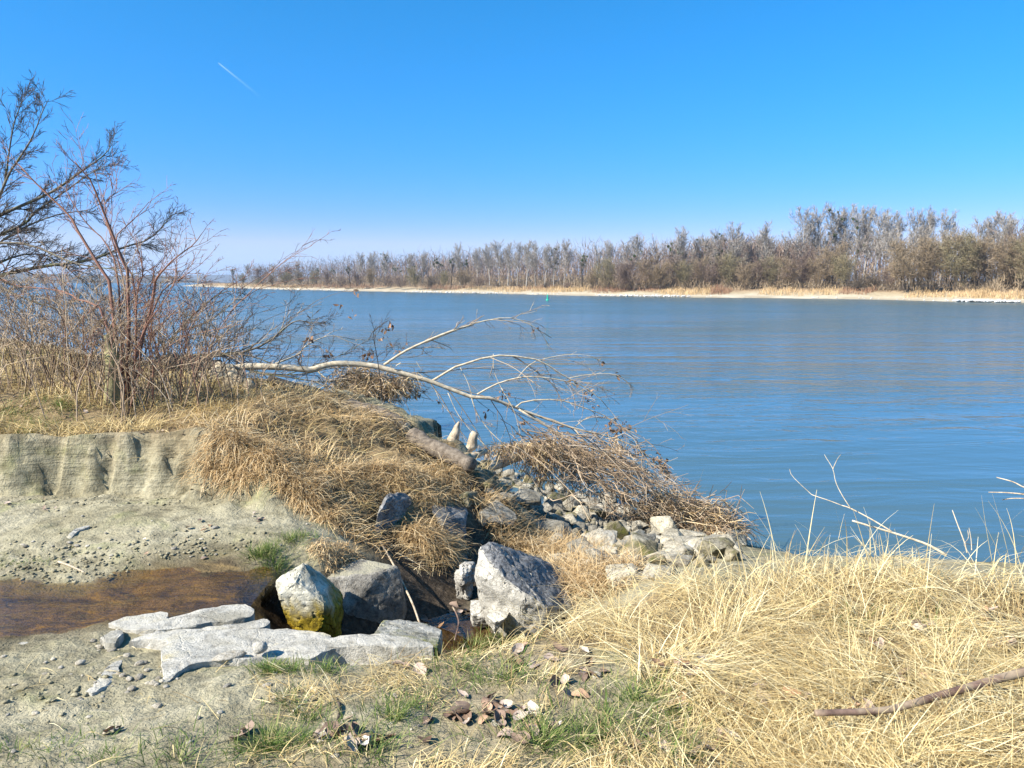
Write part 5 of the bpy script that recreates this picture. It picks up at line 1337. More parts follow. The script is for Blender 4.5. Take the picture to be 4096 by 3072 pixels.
def limbs_out(s, name, mat, t, first=None, k=6):
    """every main stem or limb is a part of its own"""
    bs = [b for (lev, n), l in s.out.items() if lev == 0 for b in l][:first]
    for (pts, rr_) in bs:
        mb = MB(); mb.tubes(np.array([[tuple(p) for p in pts]]), np.array([rr_]), k); part(name, mb, mat, t, True)
def left_willow():
    """leafless willow at the left edge; the trunk stands just outside the frame"""
    D = 15.5
    root = at(-75, 372, D); root.z = float(ground_z(root.x, root.y)[0]) - .1
    t = thing('willow_tree', root, 'dark leafless willow reaching in from the left edge over the bank', 'tree')
    cfg = [dict(wig=0, kids=20, t0=.12, ang=34, len=.15, rad=.42), dict(wig=.09, trop=.015, n=6, kids=8, t0=.15, ang=32, len=.50, rad=.55, rmin=.0055, tip=.35), dict(wig=.12, trop=.02, n=5, kids=4, t0=.2, ang=30, len=.55, rad=.65, rmin=.0045, tip=.5), dict(wig=.12, trop=.03, n=4, rmin=.0030, tip=.6)]
    s = Skel(3)
    limbs = [([(-300, 1500), (-150, 1200), (0, 960), (80, 780), (150, 680), (260, 500), (340, 300), (392, 195)], .034, .005, 28),
             ([(-350, 1500), (-120, 1200), (0, 1128), (200, 1040), (400, 950), (540, 860), (660, 770), (780, 690), (860, 620), (900, 555)], .042, .005, 34),
             ([(-350, 1560), (-100, 1340), (0, 1288), (130, 1230), (220, 1180), (280, 1100), (420, 1010), (600, 880), (760, 770), (960, 710)], .042, .005, 34),
             ([(-300, 1450), (-100, 1180), (30, 900), (70, 640), (110, 400), (160, 260), (205, 160)], .028, .004, 26),
             ([(-350, 1640), (-100, 1640), (0, 1610), (240, 1560), (480, 1520), (700, 1500), (900, 1420), (1080, 1360), (1200, 1320), (1300, 1230), (1390, 1100)], .05, .005, 40),
             ([(-350, 1600), (-100, 1400), (0, 1352), (230, 1362), (420, 1440), (560, 1500), (720, 1540), (900, 1560), (1100, 1600), (1400, 1640)], .032, .004, 36),
             ([(-300, 1560), (-100, 1440), (60, 1300), (300, 1180), (520, 1110), (700, 1090), (800, 1040)], .026, .004, 26),
             ([(-350, 1600), (-100, 1560), (60, 1480), (240, 1440), (420, 1470), (620, 1620), (780, 1760), (900, 1860)], .03, .004, 28),
             ([(-300, 1600), (-120, 1620), (0, 1700), (200, 1800), (420, 1870), (640, 1930), (800, 2020)], .03, .004, 26)]
    for k, (pp, r0, r1, c) in enumerate(limbs): limb(s, vpts(Z1, pp, D, D + ((k * 7) % 5 - 2) * .55, 14), r0, r1, 0, cfg, c)
    rng = np.random.default_rng(3)
    cols = [(x, y) for x, y in ((-75, 372), (-68, 320), (-58, 285), (-45, 265))]
    P = spline([tuple(root)] + [tuple(at(u, v, D)) for u, v in cols[1:]], 14)
    tr = tube_mb(P, .20, .07, 10, .25, 3)
    part('trunk', tr, M['willow_bark'], t, True)
    limbs_out(s, 'limb', M['willow_bark'], t)
    part('twigs', s.mb((1, 2, 3), {}, rng=rng, flat=(3,)), M['twig_dark'], t)
left_willow()

def bush(name, zbase, label, seed, stems, D, mats, spread=None, extra=0, ext_h=(1.0, 1.8), leaves=0):
    u, v = zbase; c = hit(u, v); c.z -= .03
    t = thing(name, c, label, 'shrub')
    cfg = [dict(wig=0, kids=10, t0=.3, ang=30, len=.26, rad=.42), dict(wig=.09, trop=.05, n=5, kids=4, t0=.2, ang=36, len=.42, rad=.6, rmin=.0032, tip=.4), dict(wig=.14, trop=.03, n=4, kids=2, t0=.25, ang=38, len=.5, rad=.7, rmin=.0024, tip=.5), dict(wig=.16, n=3, rmin=.0018, tip=.6)]
    s = Skel(seed); r = random.Random(seed)
    for (zf_, pp, r0, r1, dd) in stems:
        P = [tuple(c + Vector((r.gauss(0, .06), r.gauss(0, .05), 0)))] + [tuple(at(*zf_(x, y), c.y + dd * (k + 1) / len(pp))) for k, (x, y) in enumerate(pp)]
        limb(s, spline(P, 12), r0 * .72, r1 * .7, 0, cfg, 9)
    for k in range(extra):
        p = c + Vector((r.gauss(0, spread or .3), r.gauss(0, .35), 0)); p.z = float(ground_z(p.x, p.y)[0]) - .02
        h = r.uniform(*ext_h); a = r.gauss(0, .38); bq = r.gauss(0, .3)
        P = [tuple(p), tuple(p + Vector((a * h * .3, bq * h * .3, h * .45))), tuple(p + Vector((a * h * .75 + r.gauss(0, .08), bq * h * .7, h * .8))), tuple(p + Vector((a * h * 1.2 + r.gauss(0, .12), bq * h, h * r.uniform(.9, 1.05))))]
        limb(s, spline(P, 8), r.uniform(.004, .0075), .002, 0, cfg, 4)
    rng = np.random.default_rng(seed)
    limbs_out(s, 'stem', M[mats[0]], t, len(stems))
    s.out = {k_: (v_ if k_[0] or k_[1] != 12 else []) for k_, v_ in s.out.items()}; s.out = {k_: v_ for k_, v_ in s.out.items() if v_}
    part('thin_stems', s.mb((0,), {0: 4}, rng=rng), M[mats[0]], t, True, kind='stuff') if extra else None
    part('twigs', s.mb((1, 2, 3), {}, rng=rng, flat=(3,)), M[mats[1]], t, kind='stuff')
    if leaves:
        ends = [b_[0][-1] for (lev, n), bs in s.out.items() if lev >= 2 for b_ in bs]
        mb = MB(); pk = [ends[i] for i in rng.integers(0, len(ends), leaves)]
        leaf_quads(mb, np.array([tuple(p) for p in pk]), rng, .03)
        part('withered_leaves', mb, M['dead_leaf'], t, kind='stuff')
    return t
def leaf_quads(mb, p, rng, s):
    n = len(p); d = rng.normal(size=(n, 3)); d[:, 2] -= .8; d /= np.linalg.norm(d, axis=1)[:, None]
    sd = np.cross(d, rng.normal(size=(n, 3))); sd /= np.linalg.norm(sd, axis=1)[:, None]
    nr = np.cross(d, sd); sz = s * rng.uniform(.6, 1.4, (n, 1))
    P = np.stack([p, p + d * sz * .5 + nr * sz * .12, p + d * sz], 1)
    mb.strips(P, np.stack([sz[:, 0] * .2, sz[:, 0] * .6, sz[:, 0] * .1], 1), sd, rng.random(n))
bush('red_stemmed_shrub', (128, 397), 'tall red-stemmed bare shrub in the middle of the bank top', 5,
     [(Z1, [(900, 1760), (800, 1540), (640, 1280), (560, 1130), (400, 980), (280, 860), (150, 720)], .026, .006, .2), (Z1, [(1040, 1700), (960, 1430), (880, 1220), (800, 1020), (730, 850), (660, 770), (600, 690)], .024, .005, -.2),
      (Z1, [(1210, 1900), (1245, 1680), (1280, 1610), (1400, 1480), (1550, 1370), (1620, 1280)], .022, .005, -.3), (Z1, [(1090, 1750), (1000, 1500), (930, 1310), (1060, 1180), (1200, 1020)], .015, .004, .3), (Z1, [(1100, 1800), (1150, 1600), (1110, 1400), (1090, 1300)], .013, .004, .1),
      (Z1, [(820, 1900), (640, 1820), (560, 1760), (400, 1720), (150, 1700), (20, 1640)], .018, .005, .5), (Z1, [(950, 1650), (850, 1350), (700, 1200), (540, 950), (540, 900)], .014, .004, .4), (Z1, [(1250, 1850), (1350, 1700), (1450, 1640), (1560, 1560)], .012, .004, 0), (Z1, [(1000, 1700), (840, 1100), (930, 940), (940, 830)], .012, .003, .5)],
     8.8, ('twig_red', 'twig_red'), .40, 44, (.6, 1.7))
bush('dead_weeds', (60, 395), 'thicket of thin dead brown stems left of the red-stemmed shrub', 6, [(Z2, [(660, 900), (560, 600), (450, 420), (300, 380)], .010, .003, .3), (Z2, [(200, 900), (220, 600), (225, 450)], .008, .004, 0)], 8.5, ('twig_tan', 'twig_tan'), .55, 70, (.5, 1.35))
bush('dead_weeds', (12, 392), 'thin dead stems at the left edge in front of the willow', 7, [(Z2, [(30, 900), (40, 700), (60, 500)], .007, .003, 0)], 8.5, ('twig_tan', 'twig_tan'), .4, 30, (.6, 1.4))
bush('dead_weeds', (165, 405), 'tangle of tan stems at the foot of the red-stemmed shrub, by the logs', 8, [(Z2, [(1330, 900), (1300, 720)], .014, .010, 0), (Z2, [(1350, 1000), (1380, 800)], .013, .011, 0)], 8.4, ('twig_tan', 'twig_tan'), .42, 70, (.35, 1.0))
bush('bramble_thicket', (80, 372), 'brown bramble thicket behind the dead stems on the bank top', 9, [], 11, ('twig_dark', 'twig_tan'), 1.3, 120, (.5, 1.35))
bush('bramble_thicket', (25, 352), 'farthest brown thicket under the willow at the left edge', 10, [], 13, ('twig_dark', 'twig_tan'), 1.8, 90, (.6, 1.5))
bush('bramble_thicket', (190, 385), 'dark low twigs behind the gnawed trunk', 11, [], 11, ('twig_dark', 'twig_dark'), .7, 34, (.5, 1.2))
def lichen_stub():
    c = hit(112, 402); P = spline([tuple(c - Vector((0, 0, .1))), tuple(at(*Z2(900, 930), c.y)), tuple(at(*Z2(885, 800), c.y + .05)), tuple(at(*Z2(865, 680), c.y + .05))], 14)
    t = thing('tree_stump', c, 'pale lichen-covered stump hidden in the red-stemmed shrub', 'stump')
    part('trunk', tube_mb(P, .13, .06, 10, .35, 2, prof=([0, .25, .5, 1], [.10, .06, .05, .035])), M['lichen'], t, True)
lichen_stub()

def log(name, zfun, pts, D0, D1, r0, r1, mat, label, cut=None, k=14, prof=None, cat='log', rough=.22, seed=1):
    P = vpts(zfun, pts, D0, D1, 22); t = thing(name, tuple(P[len(P) // 2] - np.array([0, 0, r0])), label, cat)
    tk = part('trunk', tube_mb(P, r0, r1, k, rough, seed, prof=prof), M[mat], t, True)
    for e in (cut or ()):
        a, b = (P[0], P[1]) if e == 0 else (P[-1], P[-2]); d = a - b; d /= np.linalg.norm(d); rr_ = (r0 if e == 0 else r1) * .97
        mb = MB(); mb.tubes(np.array([[a + d * .002, a + d * .012]]), np.array([[rr_, rr_ * .9]]), k); mb.v = [a_ - np.array(t.location) for a_ in mb.v]; link('cut_face', mb.mesh('cut_face', M['cutwood']), tk)
    return t
gd = lambda zf_, x, y: hit(*zf_(x, y)).y
log('fallen_log', Z2, [(1270, 950), (1400, 905), (1560, 930), (1760, 955)], 10.3, 10.2, .12, .11, 'darklog', 'dark fallen log behind the gnawed trunk')
log('gnawed_log', Z3, [(95, 705), (150, 690), (250, 735), (330, 790), (430, 850)], 9.25, 9.1, .05, .13, 'gnawed', 'pale beaver-gnawed trunk butt on the edge of the bank', prof=([0, .12, .3, .6, 1], [.05, .085, .14, .15, .12]), k=16, rough=.5)
log('gnawed_stump', Z3, [(-20, 755), (30, 735), (85, 700)], 9.15, 9.2, .09, .03, 'gnawed', 'small gnawed stump with a chewed point left of the pale trunk', prof=([0, .4, .8, 1], [.07, .085, .06, .025]), k=12, rough=.4)
log('fallen_log', Z3, [(560, 745), (760, 800), (960, 850), (1200, 925), (1350, 948), (1475, 955)], 9.1, 8.6, .055, .045, 'darklog', 'slim dark log sticking out past the bank under the long branch', cut=(1,), rough=.18)
log('fallen_log', Z3, [(1200, 990), (1350, 1045), (1480, 1090), (1650, 1190)], 8.4, 8.0, .085, .095, 'log', 'weathered brown log on the shoulder of the bank', cut=(1,)).location.z += .06
log('fallen_log', Z3, [(1705, 1215), (1850, 1300), (2000, 1370), (2190, 1460)], 7.7, 7.2, .085, .08, 'log', 'brown log with a pale sawn end lying down the bank', cut=(0,)).location.z += .03
log('driftwood_snag', Z3, [(2035, 1345), (2030, 1260), (2045, 1190), (2065, 1130), (2085, 1080)], 8.6, 8.6, .06, .012, 'drift', 'upright pointed driftwood snag by the water', prof=([0, .3, .45, .7, 1], [.06, .065, .06, .045, .012]), cat='driftwood', rough=.4)
log('driftwood_snag', Z4, [(240, 1055), (275, 1030), (310, 1000), (325, 950), (345, 900)], 8.6, 8.6, .06, .035, 'drift', 'crooked pale driftwood snag right of the pointed one', prof=([0, .2, .4, .6, 1], [.05, .065, .055, .06, .035]), cat='driftwood', rough=.4)
log('driftwood_log', Z4, [(300, 1070), (360, 1050), (412, 1030)], 8.5, 8.7, .045, .03, 'drift', 'short curled pale driftwood piece by the snags', cat='driftwood', cut=(1,))
log('driftwood_log', Z4, [(410, 1155), (480, 1125), (560, 1100), (700, 1040), (840, 965)], 8.4, 10.0, .055, .05, 'drift', 'pale driftwood pole under the hanging flood debris', cat='driftwood', cut=(0,))
log('driftwood_log', Z4, [(690, 1020), (900, 1020), (1050, 1050), (1180, 1105), (1300, 1130), (1440, 1150), (1500, 1160)], 10.0, 10.6, .06, .02, 'log', 'grey brown drift trunk draped with flood debris', cat='driftwood')
log('driftwood_branch', Z4, [(1330, 1345), (1420, 1380), (1520, 1420)], 10.0, 10.2, .04, .03, 'drift', 'short bare pale branch inside the brushwood', cat='driftwood')
log('driftwood_branch', Z4, [(2020, 1560), (2100, 1575), (2150, 1585), (2215, 1580)], 9.6, 9.7, .028, .010, 'drift', 'white dead branch reaching out of the debris heap over the water', cat='driftwood')
log('stick', ZB, [(180, 530), (330, 635), (430, 690), (540, 752)], gd(ZB, 180, 530), gd(ZB, 540, 752), .011, .008, 'peeled', 'pale peeled stick on the silt below the wide slab', cat='stick', k=8, rough=.1).location.z += .01
log('fallen_branch', ZD, [(430, 1622), (650, 1612), (900, 1595), (1080, 1550), (1200, 1508), (1380, 1455), (1500, 1418), (1650, 1370), (1870, 1310), (2100, 1260)], gd(ZD, 430, 1622), gd(ZD, 2100, 1260), .010, .016, 'brownbark', 'brown knobbly branch lying across the straw at lower right', cat='branch', k=10, rough=.12).location.z += .17
log('stick', Z5, [(1450, 940), (1550, 1110), (1640, 1290), (1715, 1450), (1785, 1650)], 5.6, 4.2, .008, .006, 'drift', 'thin grey stick leaning across the shaded gully', cat='stick', k=6, rough=.1)
log('stick', Z6, [(625, 1060), (660, 1130), (672, 1200), (640, 1330)], 4.5, 4.0, .005, .004, 'brownbark', 'thin bent brown twig rising from the gully edge', cat='stick', k=6, rough=.1)
log('stick', Z7, [(470, 1000), (560, 1030), (680, 1085)], gd(Z7, 470, 1000), gd(Z7, 680, 1085), .008, .006, 'drift', 'small pale stick at the brook edge', cat='stick', k=6, rough=.1)
log('stick', ZB, [(700, 810), (722, 860), (700, 990)], gd(ZB, 700, 810), gd(ZB, 700, 990), .006, .005, 'darklog', 'short dark twig standing out of the silt', cat='stick', k=6, rough=.1)
log('stick', ZB, [(350, 920), (450, 840), (600, 740)], gd(ZB, 350, 920), gd(ZB, 600, 740), .005, .004, 'peeled', 'thin straw-coloured twig crossing the pale stick', cat='stick', k=6, rough=.1).location.z += .012

# the long felled branch that arches from the gnawed trunk out over the water
def arching_branch():
    D0 = 9.2
    P = np.concatenate([vpts(Z3, [(200, 690), (330, 640), (520, 636), (720, 646), (890, 662), (970, 638), (1080, 614), (1230, 614), (1400, 632), (1560, 672), (1720, 716), (1860, 757), (2000, 812), (2180, 880)], D0, 9.5, 34),
                        vpts(Z4, [(440, 668), (520, 695), (640, 740), (800, 800), (1010, 872), (1150, 905), (1300, 945), (1450, 1010), (1560, 1100), (1680, 1210), (1745, 1272)], 9.5, 10.2, 26)])
    t = thing('fallen_tree_branch', P[0], 'long pale felled branch arching from the gnawed trunk over the water', 'branch')
    n = len(P); R = np.interp(np.linspace(0, 1, n), [0, .1, .35, .55, .75, 1], [.047, .039, .033, .023, .013, .003])
    mb = MB(); mb.tubes(P[None], R[None], 10); part('stem', mb, M['peeled'], t, True)
    cfg = [dict(wig=0, kids=10, t0=.2, ang=34, len=.30, rad=.5), dict(wig=.07, trop=-.05, n=7, kids=3, t0=.2, ang=32, len=.45, rad=.6, rmin=.0045, tip=.5), dict(wig=.10, trop=-.04, n=5, kids=2, t0=.3, ang=34, len=.4, rad=.7, rmin=.003, tip=.6), dict(wig=.13, n=3, rmin=.0022, tip=.6)]
    s = Skel(17)
    B = [(Z3, [(1480, 622), (1650, 512), (1850, 420), (2020, 352), (2200, 296)], .020, .012, 9.4, 9.6, 6), (Z4, [(0, 292), (170, 222), (350, 155), (560, 120), (700, 160), (860, 258)], .012, .003, 9.6, 9.9, 7),
         (Z4, [(45, 552), (240, 440), (450, 386), (560, 378), (740, 400), (850, 450), (950, 520), (1060, 575), (1180, 660), (1250, 740)], .018, .004, 9.5, 9.9, 12), (Z4, [(355, 642), (480, 575), (620, 532), (740, 522), (900, 540), (1010, 570), (1120, 640)], .014, .003, 9.5, 9.7, 9),
         (Z4, [(620, 728), (680, 690), (830, 678), (960, 690), (1080, 735), (1200, 775), (1320, 850), (1420, 930), (1480, 1040)], .012, .003, 9.6, 9.9, 8), (Z4, [(1010, 872), (1100, 806), (1200, 800), (1300, 822)], .007, .003, 9.9, 10, 4),
         (Z4, [(310, 645), (350, 760), (430, 880), (540, 985)], .009, .003, 9.5, 9.3, 6), (Z4, [(780, 408), (940, 376), (1120, 380), (1215, 432)], .006, .002, 9.7, 9.9, 3), (Z4, [(630, 530), (700, 452), (780, 402)], .007, .004, 9.6, 9.7, 2),
         (Z4, [(980, 532), (1100, 510), (1280, 504), (1380, 560), (1418, 592)], .006, .002, 9.8, 10, 3), (Z4, [(60, 590), (110, 700), (170, 770)], .005, .002, 9.5, 9.4, 2), (Z4, [(155, 630), (220, 770), (320, 900), (420, 1000)], .006, .002, 9.5, 9.2, 3),
         (Z4, [(465, 365), (470, 480), (520, 600), (600, 740)], .005, .002, 9.7, 9.6, 2), (Z4, [(240, 460), (290, 560), (330, 680)], .005, .002, 9.6, 9.5, 2), (Z4, [(520, 600), (600, 740), (640, 880), (660, 960)], .005, .002, 9.6, 9.5, 3),
         (Z4, [(640, 745), (760, 820), (900, 905), (1000, 1010), (1100, 1090), (1250, 1170), (1400, 1240), (1560, 1330), (1680, 1420)], .016, .006, 9.6, 10.1, 14), (Z4, [(700, 770), (850, 870), (960, 1000), (1090, 1150), (1200, 1300), (1240, 1420)], .012, .004, 9.7, 9.8, 12),
         (Z4, [(1020, 880), (1120, 1000), (1260, 1120), (1430, 1220), (1600, 1330), (1760, 1420)], .012, .004, 9.9, 10.1, 12), (Z4, [(1150, 905), (1260, 1000), (1400, 1120), (1520, 1180), (1640, 1330)], .010, .003, 10, 10.2, 10), (Z4, [(1050, 1060), (1200, 1230), (1330, 1360), (1480, 1470), (1620, 1600)], .010, .003, 9.8, 9.6, 12),
         (Z3, [(610, 612), (720, 570), (800, 535), (830, 490), (900, 440), (1050, 386), (1250, 422)], .014, .004, 9.3, 10.2, 8), (Z3, [(940, 665), (1000, 720), (1060, 750)], .012, .006, 9.3, 9.2, 2)]
    for (zf_, pp, r0, r1, d0, d1, c) in B: limb(s, vpts(zf_, pp, d0, d1, 12), r0 * .85, max(r1 * 1.2, .0042), 0, cfg, c)
    q_ = Skel(18); limb(q_, P[14:58:2], .02, .006, 0, cfg, 16); s.out.update({k_: s.out.get(k_, []) + v_ for k_, v_ in q_.out.items() if k_[0]})
    rng = np.random.default_rng(17)
    limbs_out(s, 'side_branch', M['peeled'], t)
    part('twigs', s.mb((1, 2, 3), {}, rng=rng, rnd=(.2, 1)), M['twig_tan'], t)
    # withered leaves still hanging on
    lp = []
    for (x, y, k, sp) in ((1010, 565, 8, 18), (1115, 640, 12, 20), (1155, 720, 4, 10), (530, 630, 10, 20), (770, 195, 5, 12), (1280, 850, 26, 28), (1360, 870, 26, 28), (1420, 1030, 16, 25), (1480, 1050, 18, 25), (1590, 1090, 30, 26), (1630, 1150, 30, 22), (1650, 1190, 16, 16), (905, 870, 6, 12), (650, 840, 6, 12), (700, 885, 4, 10), (610, 960, 5, 12), (1300, 960, 16, 26), (1215, 435, 3, 6), (1300, 515, 4, 8), (90, 690, 3, 6), (400, 765, 6, 10)):
        for j in range(k): lp.append(tuple(at(*Z4(x + rng.normal(0, sp), y + rng.normal(0, sp)), 9.5 + .8 * x / 1700)))
    for (x, y, k) in ((1530, 305, 8), (1495, 340, 6), (1225, 210, 5), (1465, 410, 5), (880, 425, 6), (1520, 455, 4), (1580, 500, 4), (1380, 530, 12), (1340, 545, 10), (1020, 545, 6), (820, 560, 6), (1255, 38, 4), (1130, 135, 3), (1655, 475, 4), (1690, 865, 6), (1755, 855, 10), (1640, 850, 8)):
        for j in range(k): lp.append(tuple(at(*Z3(x + rng.normal(0, 16), y + rng.normal(0, 16)), 9.6)))
    mb = MB(); leaf_quads(mb, np.array(lp), rng, .055); part('withered_leaves', mb, M['dead_leaf'], t, kind='stuff')
arching_branch()

def dark_fallen_crown():
    """dark twiggy crown of a felled willow lying behind the long branch"""
    base = at(*Z3(-150, 600), 10.6); t = thing('fallen_willow_crown', base, 'dark twiggy crown of a felled willow behind the long pale branch', 'branch')
    cfg = [dict(wig=0, kids=14, t0=.08, ang=38, len=.26, rad=.42), dict(wig=.10, trop=.02, n=6, kids=5, t0=.1, ang=32, len=.45, rad=.55, rmin=.004, tip=.35), dict(wig=.12, n=5, kids=3, t0=.15, ang=33, len=.5, rad=.65, rmin=.003, tip=.5), dict(wig=.14, n=3, rmin=.0024, tip=.6)]
    s = Skel(23)
    for (zf_, pp, r0, r1, d0, d1, c) in [(Z3, [(-150, 600), (100, 545), (360, 520), (560, 430), (700, 310), (790, 265), (900, 285), (1010, 290)], .04, .005, 10.6, 10.8, 18), (Z3, [(-150, 620), (200, 540), (420, 555), (640, 640)], .035, .006, 10.6, 10.4, 14),
                                         (Z2, [(1500, 640), (1700, 560), (1900, 400), (1960, 330)], .02, .004, 10.8, 11.3, 14), (Z2, [(1400, 680), (1600, 480), (1800, 340), (1960, 350)], .02, .004, 10.8, 11.5, 16), (Z2, [(1350, 720), (1560, 680), (1800, 700), (2100, 620)], .02, .004, 10.8, 11.2, 16),
                                         (Z2, [(1450, 850), (1700, 840), (1900, 820), (2100, 740), (2300, 700)], .03, .005, 10.6, 10.9, 16), (Z3, [(300, 640), (520, 690), (800, 700), (1100, 640), (1400, 600), (1700, 560)], .02, .004, 10.2, 10.6, 16), (Z3, [(400, 680), (700, 720), (1000, 760), (1300, 720), (1700, 740)], .02, .004, 10.0, 10.2, 16), (Z3, [(700, 700), (1000, 600), (1250, 480), (1500, 320)], .012, .003, 10.2, 10.5, 8), (Z3, [(850, 750), (880, 500), (900, 300), (910, 100)], .007, .002, 10.0, 10.2, 5)]:
        limb(s, vpts(zf_, pp, d0, d1, 12), r0 * .6, r1 * .6, 0, cfg, c)
    rng = np.random.default_rng(23)
    limbs_out(s, 'limb', M['willow_bark'], t); part('twigs', s.mb((1, 2, 3), {}, rng=rng, flat=(3,)), M['twig_dark'], t, kind='stuff')
dark_fallen_crown()

# ------------------------------------------------------------------ flood debris caught in the branches
def debris(name, blobs, label, seed, tw=.5, droop=.6):
    rng = np.random.default_rng(seed); mb = MB(); mt = MB(); c0 = None
    for (zf_, x, y, sx, sy, D, n, L) in blobs:
        uv = np.stack([rng.normal(x, sx, n), rng.normal(y, sy, n)], 1)
        b = np.array([tuple(at(*zf_(a, bb), D + rng.normal(0, .15))) for a, bb in uv])
        if c0 is None: c0 = b.mean(0)
        d = rng.normal(size=(n, 3)) * np.array([1, .8, .6]) + np.array([.35, 0, -droop]); d /= np.linalg.norm(d, axis=1)[:, None]
        l = L * rng.uniform(.4, 1.3, n); bend = rng.normal(size=(n, 3)) * .25 + np.array([0, 0, -.25])
        P = np.stack([b, b + d * l[:, None] * .5, b + (d + bend) * l[:, None]], 1)
        k = rng.random(n) < tw
        if k.any(): mt.tubes(P[k], np.tile([.0052, .0045, .003], (k.sum(), 1)), 3, rng.random(k.sum()), cap=False)
        q = ~k; sd = rng.normal(size=(q.sum(), 3)); sd /= np.linalg.norm(sd, axis=1)[:, None]
        mb.strips(P[q], np.tile([.006, .008, .004], (q.sum(), 1)), sd, rng.random(q.sum()))
    t = thing(name, c0, label, 'debris')
    part('straw', mb, M['straw_brown'], t, kind='stuff'); part('twigs', mt, M['twig_tan'], t, kind='stuff')
debris('flood_debris', [(Z4, 700, 985, 130, 14, 9.4, 480, .16), (Z4, 760, 1060, 70, 45, 9.4, 380, .18), (Z4, 960, 1025, 120, 22, 9.9, 440, .17), (Z4, 810, 1150, 40, 45, 9.4, 170, .18), (Z4, 520, 1020, 60, 15, 9.0, 180, .16), (Z4, 1020, 1120, 80, 60, 9.9, 300, .24), (Z4, 1300, 1000, 40, 40, 9.8, 160, .15)], 'curtain of brown flood debris hanging from the drift trunk', 61, .35, .9)
debris('brushwood_heap', [(Z4, 1780, 1480, 130, 60, 9.4, 1500, .30), (Z4, 1930, 1560, 90, 50, 9.3, 1300, .28), (Z4, 1640, 1420, 90, 50, 9.6, 700, .30), (Z4, 1990, 1600, 70, 40, 9.2, 600, .22)], 'dense brown brushwood heap at the end of the branches in the water', 62, .5, .1)
def drooping_brush():
    """bundle of long dead branches that all trail down to the right over the riprap"""
    rng = np.random.default_rng(63); n = 190; P = []; R = []; T = []
    for k in range(n):
        f = rng.random(); D = rng.uniform(8.9, 10.1)
        if k < 125:      # trailing branches
            x0 = 640 + 700 * f + rng.normal(0, 70); y0 = 880 + 260 * f + rng.normal(0, 70)
            dx = rng.uniform(220, 640); dy = dx * rng.uniform(.3, 1.15)
        else:            # broken pieces lying across
            x0 = rng.normal(1380, 230); y0 = 1050 + (x0 - 900) * .55 + rng.normal(0, 90); dx = rng.normal(60, 190); dy = rng.uniform(-120, 260)
        x1 = min(x0 + dx, 2020 + rng.normal(0, 50)); y1 = min(y0 + dy, 1640 + rng.normal(0, 30)); w = .05 * abs(x1 - x0) + 14
        m1 = (x0 + (x1 - x0) * .35, y0 + (y1 - y0) * rng.uniform(.12, .36) + rng.normal(0, w)); m2 = (x0 + (x1 - x0) * .7, y0 + (y1 - y0) * rng.uniform(.45, .72) + rng.normal(0, w))
        q = spline([tuple(at(*Z4(*c), D + dd)) for c, dd in (((x0, y0), .15 * rng.normal()), (m1, 0), (m2, -.1), ((x1, y1), -.1 - .3 * rng.random()))], 9)
        q[1:-1] += rng.normal(0, .014, (7, 3)); P.append(q); r = rng.uniform(.0028, .0095); R.append(np.linspace(r, r * .35, 9))
        for j in range(7):
            i = rng.integers(2, 8); e = q[i] + np.array([rng.normal(.08, .12), rng.normal(0, .1), rng.normal(-.06, .10)]); T.append(np.stack([q[i], (q[i] + e) / 2 + rng.normal(0, .016, 3), e]))
    t = thing('brushwood_tangle', np.array(P)[:, 4].mean(0), 'long dead branches trailing down to the right over the riprap', 'debris')
    mb = MB(); mb.tubes(np.array(P), np.array(R), 4, rng.uniform(.25, 1, n), cap=False); part('branches', mb, M['twig_tan'], t, kind='stuff')
    mb = MB(); mb.tubes(np.array(T), np.tile([.0035, .003, .002], (len(T), 1)), 3, rng.random(len(T)), cap=False); part('twigs', mb, M['twig_tan'], t, kind='stuff')
drooping_brush()
debris('caught_leaf_clump', [(Z3, 1250, 720, 110, 40, 9.6, 700, .16), (Z3, 1560, 780, 90, 50, 9.6, 600, .16), (Z3, 1400, 830, 110, 50, 9.5, 500, .18), (Z3, 1180, 820, 90, 40, 9.5, 300, .2)], 'brown clump of leaves and stems caught under the long branch', 64, .4, .3)

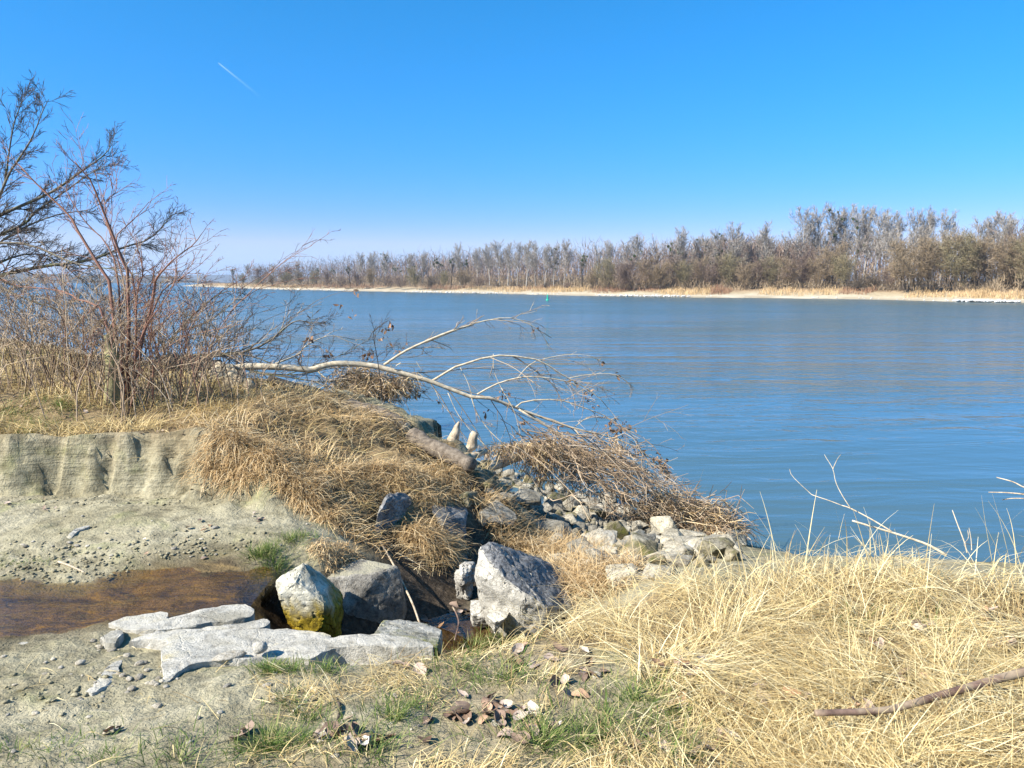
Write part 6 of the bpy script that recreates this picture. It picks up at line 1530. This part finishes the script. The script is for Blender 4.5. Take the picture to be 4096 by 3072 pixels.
# stalk of a shoot leaning out over the water on the right
def right_shoots():
    for nm, segs, label, mat, D in (('leaning_stalk', [([(1640, 1520), (1500, 1440), (1300, 1370), (1100, 1310), (940, 1262)], .009, .006), ([(1230, 1340), (1080, 1250), (930, 1172), (860, 1148)], .005, .0035), ([(860, 1148), (760, 1110), (655, 1075), (620, 1050), (500, 935), (478, 880)], .003, .0015), ([(930, 1172), (870, 1080), (820, 980), (798, 880), (750, 800), (735, 772)], .003, .0015), ([(798, 880), (830, 810), (858, 772)], .003, .002)],
                                 'brown stalk with two thin shoots leaning out over the water', 'peeled', 4.7),
                                ('leaning_stalk', [([(2300, 1030), (2212, 1015), (2130, 975), (2008, 942)], .005, .003), ([(2300, 1090), (2212, 1068), (2080, 1055), (1950, 1052)], .005, .003), ([(2300, 1100), (2212, 1098), (2120, 1098), (2052, 1108)], .004, .003), ([(2420, 1240), (2300, 1060), (2212, 998)], .005, .003)], 'pale bare twigs entering at the right edge over the water', 'drift', 4.4),
                                ('reed_stalk', [([(1790, 1500), (1770, 1420), (1720, 1290), (1682, 1185)], .004, .003), ([(1770, 1430), (1800, 1390), (1795, 1330)], .003, .002), ([(1775, 1430), (1830, 1440), (1855, 1436)], .003, .002), ([(1825, 1480), (1820, 1400), (1805, 1315)], .003, .002)], 'upright pale reed stalk on the crest near the right edge', 'straw', 4.5)):
        base = at(*ZE(*segs[0][0][0]), D); t = thing(nm, base, label, 'plant')
        for (pp, r0, r1) in segs:
            part('stem', tube_mb(vpts(ZE, pp, D, D + .25, 14), r0, r1, 6, .06), M['peeled' if mat == 'straw' else mat], t, True)
right_shoots()

# ------------------------------------------------------------------ air
def build_haze():
    mb = MB(); x0, x1, y0, y1, z0, z1 = -7000, 7000, -60, 9000, -3.2, 75
    V = [(x, y, z) for x in (x0, x1) for y in (y0, y1) for z in (z0, z1)]
    mb.add(V, [(0, 1, 3, 2), (4, 6, 7, 5), (0, 4, 5, 1), (2, 3, 7, 6), (0, 2, 6, 4), (1, 5, 7, 3)])
    m = bpy.data.materials.new('air'); m.use_nodes = True; nt = m.node_tree; nt.nodes.remove(nt.nodes['Principled BSDF'])
    v = nd(nt, 'VolumePrincipled'); v.inputs['Color'].default_value = (.62, .78, 1, 1); v.inputs['Density'].default_value = .0002
    v.inputs['Anisotropy'].default_value = .2
    nt.links.new(v.outputs[0], nt.nodes['Material Output'].inputs['Volume'])
    tag(link('haze', mb.mesh('haze', m)), 'thin blue haze in the air over the river', 'haze', kind='stuff')
build_haze()
